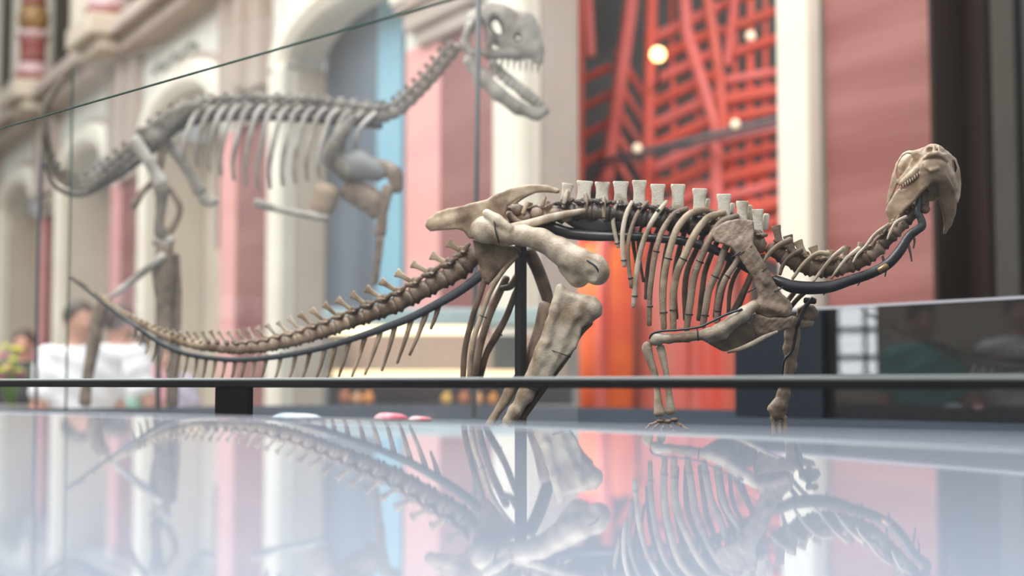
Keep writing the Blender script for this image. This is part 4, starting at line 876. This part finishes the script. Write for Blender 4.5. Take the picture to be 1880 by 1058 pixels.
bt('humerus', [(712, 345, -34), (704, 390, -36), (698, 430, -38)], [11, 8, 11], BONEG); bt('radius', [(698, 435, -38), (694, 480, -38), (688, 520, -38)], [8, 6, 7], BONEG)
bt('radius', [(470, 372, -40), (510, 384, -42), (560, 394, -44), (600, 400, -44)], [9, 6.5, 6.5, 9], BONEFW); bt('gastralia', [(600, 350, -30), (590, 385, -34), (582, 400, -36)], [26, 22, 10], mat('bone_tan', (.46, .34, .24), .6, 0, (.36, .27, .2), 14))
bt('gastralia', [(640, 345, -20), (680, 370, -20), (690, 395, -20)], [24, 26, 12], BONEG)
bt('support_post', [(290, 300, 0), (290, 749, 0)], 5, STEEL); bt('support_post', [(78, 270, 8), (70, 470, 8), (66, 748, 8)], 3.5, mat('blue_grey_rod', (.10, .12, .15), .4)); 
bt('spine_support_bar', [(700, 232, 6), (500, 216, 6), (350, 226, 6), (270, 285, 6), (210, 328, 6), (150, 358, 6), (104, 344, 6), (80, 300, 4)], [6, 7, 7, 7, 6, 5, 4, 3], STEEL)

# ================================================================== THINGS lying on the plinth
def cloth(nm, px, py, d, wpx, hpx, m_, label, cat):
    c = P(px, py, d); c[2] = PZT; r = wpx * d / F / 2; hz = hpx * d / F
    def f(p):
        dd = ellip(p, (0, 0, hz * .4), (r, r * .55, hz * .55)); dd = smin(dd, ellip(p, (-r * .4, .0, hz * .6), (r * .4, r * .3, hz * .4)), hz * .3)
        dd = smin(dd, ellip(p, (r * .35, -.01, hz * .5), (r * .45, r * .35, hz * .35)), hz * .3)
        return smax(dd, -p[..., 2], hz * .1)
    V, Fc = nets(f, (-r * 1.15, -r * .8, -hz * .15), (r * 1.15, r * .8, hz * 1.15), r / 12)
    return tag(build(nm, V + c, Fc, m_), label, cat)
cloth('soft_toy', 718, 757, 3.05, 62, 18, mat('pink_plush', (.78, .10, .16), .8, 0, (.85, .55, .58), 30), 'pink and red soft toy lying on the plinth under the tail', 'toy')
cloth('paper_bag', 545, 752, 3.12, 90, 16, mat('white_paper', (.74, .80, .85), .7, 0, (.35, .48, .62), 20), 'white and blue crumpled paper bag on the plinth', 'bag')
cloth('paper_bag', 772, 760, 3.05, 44, 12, mat('red_white_paper', (.62, .07, .09), .7, 0, (.8, .7, .7), 30), 'small red and white paper bag beside the pink toy', 'bag')

# ================================================================== PEOPLE at the left
SKIN = mat('skin', (.55, .30, .22), .55, 0, (.50, .26, .19), 10)
def person(px, d, H, rot, label, shirt, leg, hair, armbend=0, skirt=False):
    c = PZ(px, d, 0); g = thing('person', label, 'person', c)
    R_ = np.array([[math.cos(rot), -math.sin(rot), 0], [math.sin(rot), math.cos(rot), 0], [0, 0, 1]]); k = H / 1.75
    T = lambda V: (V * k) @ R_.T + c
    arm = []
    for s in (-1, 1):
        el = (s * .27, -.02 + .02 * s, 1.10); wr = (s * .25, -.16 - armbend * .1, .92 + armbend * .2)
        arm.append((s, [(s * .19, 0, 1.42, .055), (*el, .043), (*wr, .028)], wr))
    def body(p):
        d_ = ellip(p, (0, 0, 1.26), (.19, .12, .26)); d_ = smin(d_, ellip(p, (0, 0, .98), (.17, .115, .16)), .06)
        d_ = smin(d_, cone(p, (0, .01, 1.42), (0, -.01, 1.56), .055, .05), .05); d_ = smin(d_, ellip(p, (0, -.01, 1.64), (.075, .095, .115)), .02)
        d_ = smin(d_, ellip(p, (0, -.105, 1.625), (.014, .022, .022)), .015)
        for s in (-1, 1):
            d_ = smin(d_, ellip(p, (s * .078, .0, 1.63), (.012, .02, .032)), .01); d_ = smax(d_, -ellip(p, (s * .032, -.10, 1.65), (.017, .014, .009)), .008)
            d_ = smin(d_, chain(p, [(s * .09, 0, .92, .088), (s * .10, -.01, .50, .058), (s * .10, .01, .09, .04)], .04), .05)
            d_ = smin(d_, cone(p, (s * .10, .03, .045), (s * .115, -.15, .03), .045, .032), .03)
        for s, a_, wr in arm:
            d_ = smin(d_, chain(p, a_, .03), .04); hx = np.array(wr) + [0, -.03, -.05]; d_ = smin(d_, ellip(p, hx, (.022, .04, .045)), .02)
            for f_ in range(4):
                b0 = hx + [0, -.028 + f_ * .019, -.035]; d_ = smin(d_, cone(p, b0, b0 + [-.012 * s, -.008, -.045 - .01 * (f_ in (1, 2))], .0095, .008), .004)
            d_ = smin(d_, cone(p, hx + [0, -.035, .01], hx + [-.01 * s, -.065, -.03], .011, .009), .008)
        d_ = smax(d_, -ellip(p, (0, -.105, 1.585), (.022, .008, .004)), .004)
        return d_
    V, Fc = nets(body, (-.38, -.30, -.02), (.38, .22, 1.80), .014); build('body', T(V), Fc, SKIN, g)
    def sh(p):
        d_ = ellip(p, (0, 0, 1.24), (.225, .15, .31)); d_ = smin(d_, ellip(p, (0, 0, 1.0), (.20, .145, .16)), .06)
        for s, a_, wr in arm: d_ = smin(d_, cone(p, a_[0][:3], np.array(a_[0][:3]) * .35 + np.array(a_[1][:3]) * .65, .078, .07), .05)
        d_ = smax(d_, p[..., 2] - 1.50, .02); d_ = smax(d_, .90 - p[..., 2], .01); return d_ + .006 * np.sin(p[..., 2] * 40 + p[..., 0] * 20)
    V, Fc = nets(sh, (-.40, -.26, .86), (.40, .26, 1.56), .016); build('shirt', T(V), Fc, shirt, g)
    def tr(p):
        if skirt: d_ = cone(p, (0, 0, 1.12), (0, 0, .55), .225, .27); d_ = smax(d_, .5 - p[..., 2], .01); return smax(d_, p[..., 2] - 1.13, .01)
        d_ = ellip(p, (0, 0, .93), (.185, .135, .15))
        for s in (-1, 1): d_ = smin(d_, chain(p, [(s * .09, 0, .90, .108), (s * .10, -.01, .50, .082), (s * .10, .01, .12, .07)], .03), .03)
        return smax(d_, .08 - p[..., 2], .01)
    V, Fc = nets(tr, (-.34, -.34, .04), (.34, .34, 1.2), .018); build('skirt' if skirt else 'trousers', T(V), Fc, leg, g)
    def hf(p):
        d_ = ellip(p, (0, .015, 1.68), (.092, .105, .105)); return smax(d_, -ellip(p, (0, -.11, 1.60), (.10, .10, .10)), .02)
    V, Fc = nets(hf, (-.12, -.12, 1.54), (.12, .16, 1.82), .011); build('hair', T(V), Fc, hair, g)
    return g
WHITE = mat('white_cotton', (.86, .88, .92), .8, 0, (.80, .83, .9), 5); MINT = mat('mint_cotton', (.35, .62, .50), .8); DARKT = mat('dark_trousers', (.05, .05, .06), .8)
HAIRB = mat('dark_hair', (.06, .035, .025), .6); PINKT = mat('pink_cotton', (.75, .35, .42), .8); LAV = mat('lavender_cotton', (.62, .56, .72), .8); GREENP = mat('green_print', (.20, .42, .26), .8, 0, (.3, .55, .38), 30)
person(136, 8.2, 1.66, .7, 'person in a white shirt standing left of the big skeleton leg', WHITE, DARKT, HAIRB)
person(208, 9.3, 1.70, 2.6, 'person in a white shirt and mint skirt just right of the leg', WHITE, MINT, HAIRB, .2, True)
person(246, 10.6, 1.56, -.4, 'person in a pink top half hidden by the tail', PINKT, GREENP, HAIRB, .3)
person(302, 11.6, 1.5, .3, 'person in lavender behind the big skeleton legs', LAV, DARKT, HAIRB)
person(35, 11.0, 1.60, .1, 'person in dark clothes by the far left wall', DARKT, DARKT, HAIRB)
def standing(X, Y, H, rot, *a):
    return person(CX + X / (Y * math.cos(TH)) * F, Y * math.cos(TH), H, rot, *a)
standing(-5.2, 3.15, 1.7, 1.2, 'person in a teal shirt left of the frame, seen mirrored in the dark barrier', mat('teal_cotton', (.10, .45, .45), .8), DARKT, HAIRB)
standing(-5.5, 2.55, 1.75, 1.4, 'person in a white shirt left of the frame, seen mirrored in the dark barrier', WHITE, DARKT, HAIRB)
# flower stand far left
fs = thing('flower_stand', 'bucket of yellow and magenta flowers at the far left', 'flowers', PZ(14, 9.0, 0))
q = MB(); c = PZ(14, 9.0, 0); q.lathe([(.12, 0), (.15, .9), (.17, 1.05), (.16, 1.06)], c, 20); q.build('bucket', DKG, fs)
for i in range(22):
    a_ = rng.rand() * 6.28; r = .16 * rng.rand() ** .5; z = 1.2 + rng.rand() * .24; p0 = c + [0, 0, 1.03]; p1 = c + [r * math.cos(a_), r * math.sin(a_), z]
    q = MB(); q.tube([p0, p1], .004, 6, 1); f_ = q.build('stem', mat('stem_green', (.18, .32, .10), .7) if i == 0 else bpy.data.materials['stem_green'], fs)
    if i == 0:
        YF = mat('yellow_petals', (.70, .75, .12), .7); MF = mat('magenta_petals', (.65, .08, .38), .7)
    q = MB()
    for j in range(6): b = j * math.pi / 3; q.ell(p1 + [.018 * math.cos(b), .018 * math.sin(b), 0], (.016, .016, .010), 8, 5)
    q.ell(p1, (.012, .012, .012), 8, 5); q.build('bloom', YF if i % 3 else MF, f_)
# the glass film only paints in reflection haze; crowd seen mirrored and through the barrier
for i, (px, m_, lb, d) in enumerate(((1690, GREENP, 'person in green behind the dark barrier', 3.9),)):
    pass
print('tail vertebrae', n_tail)
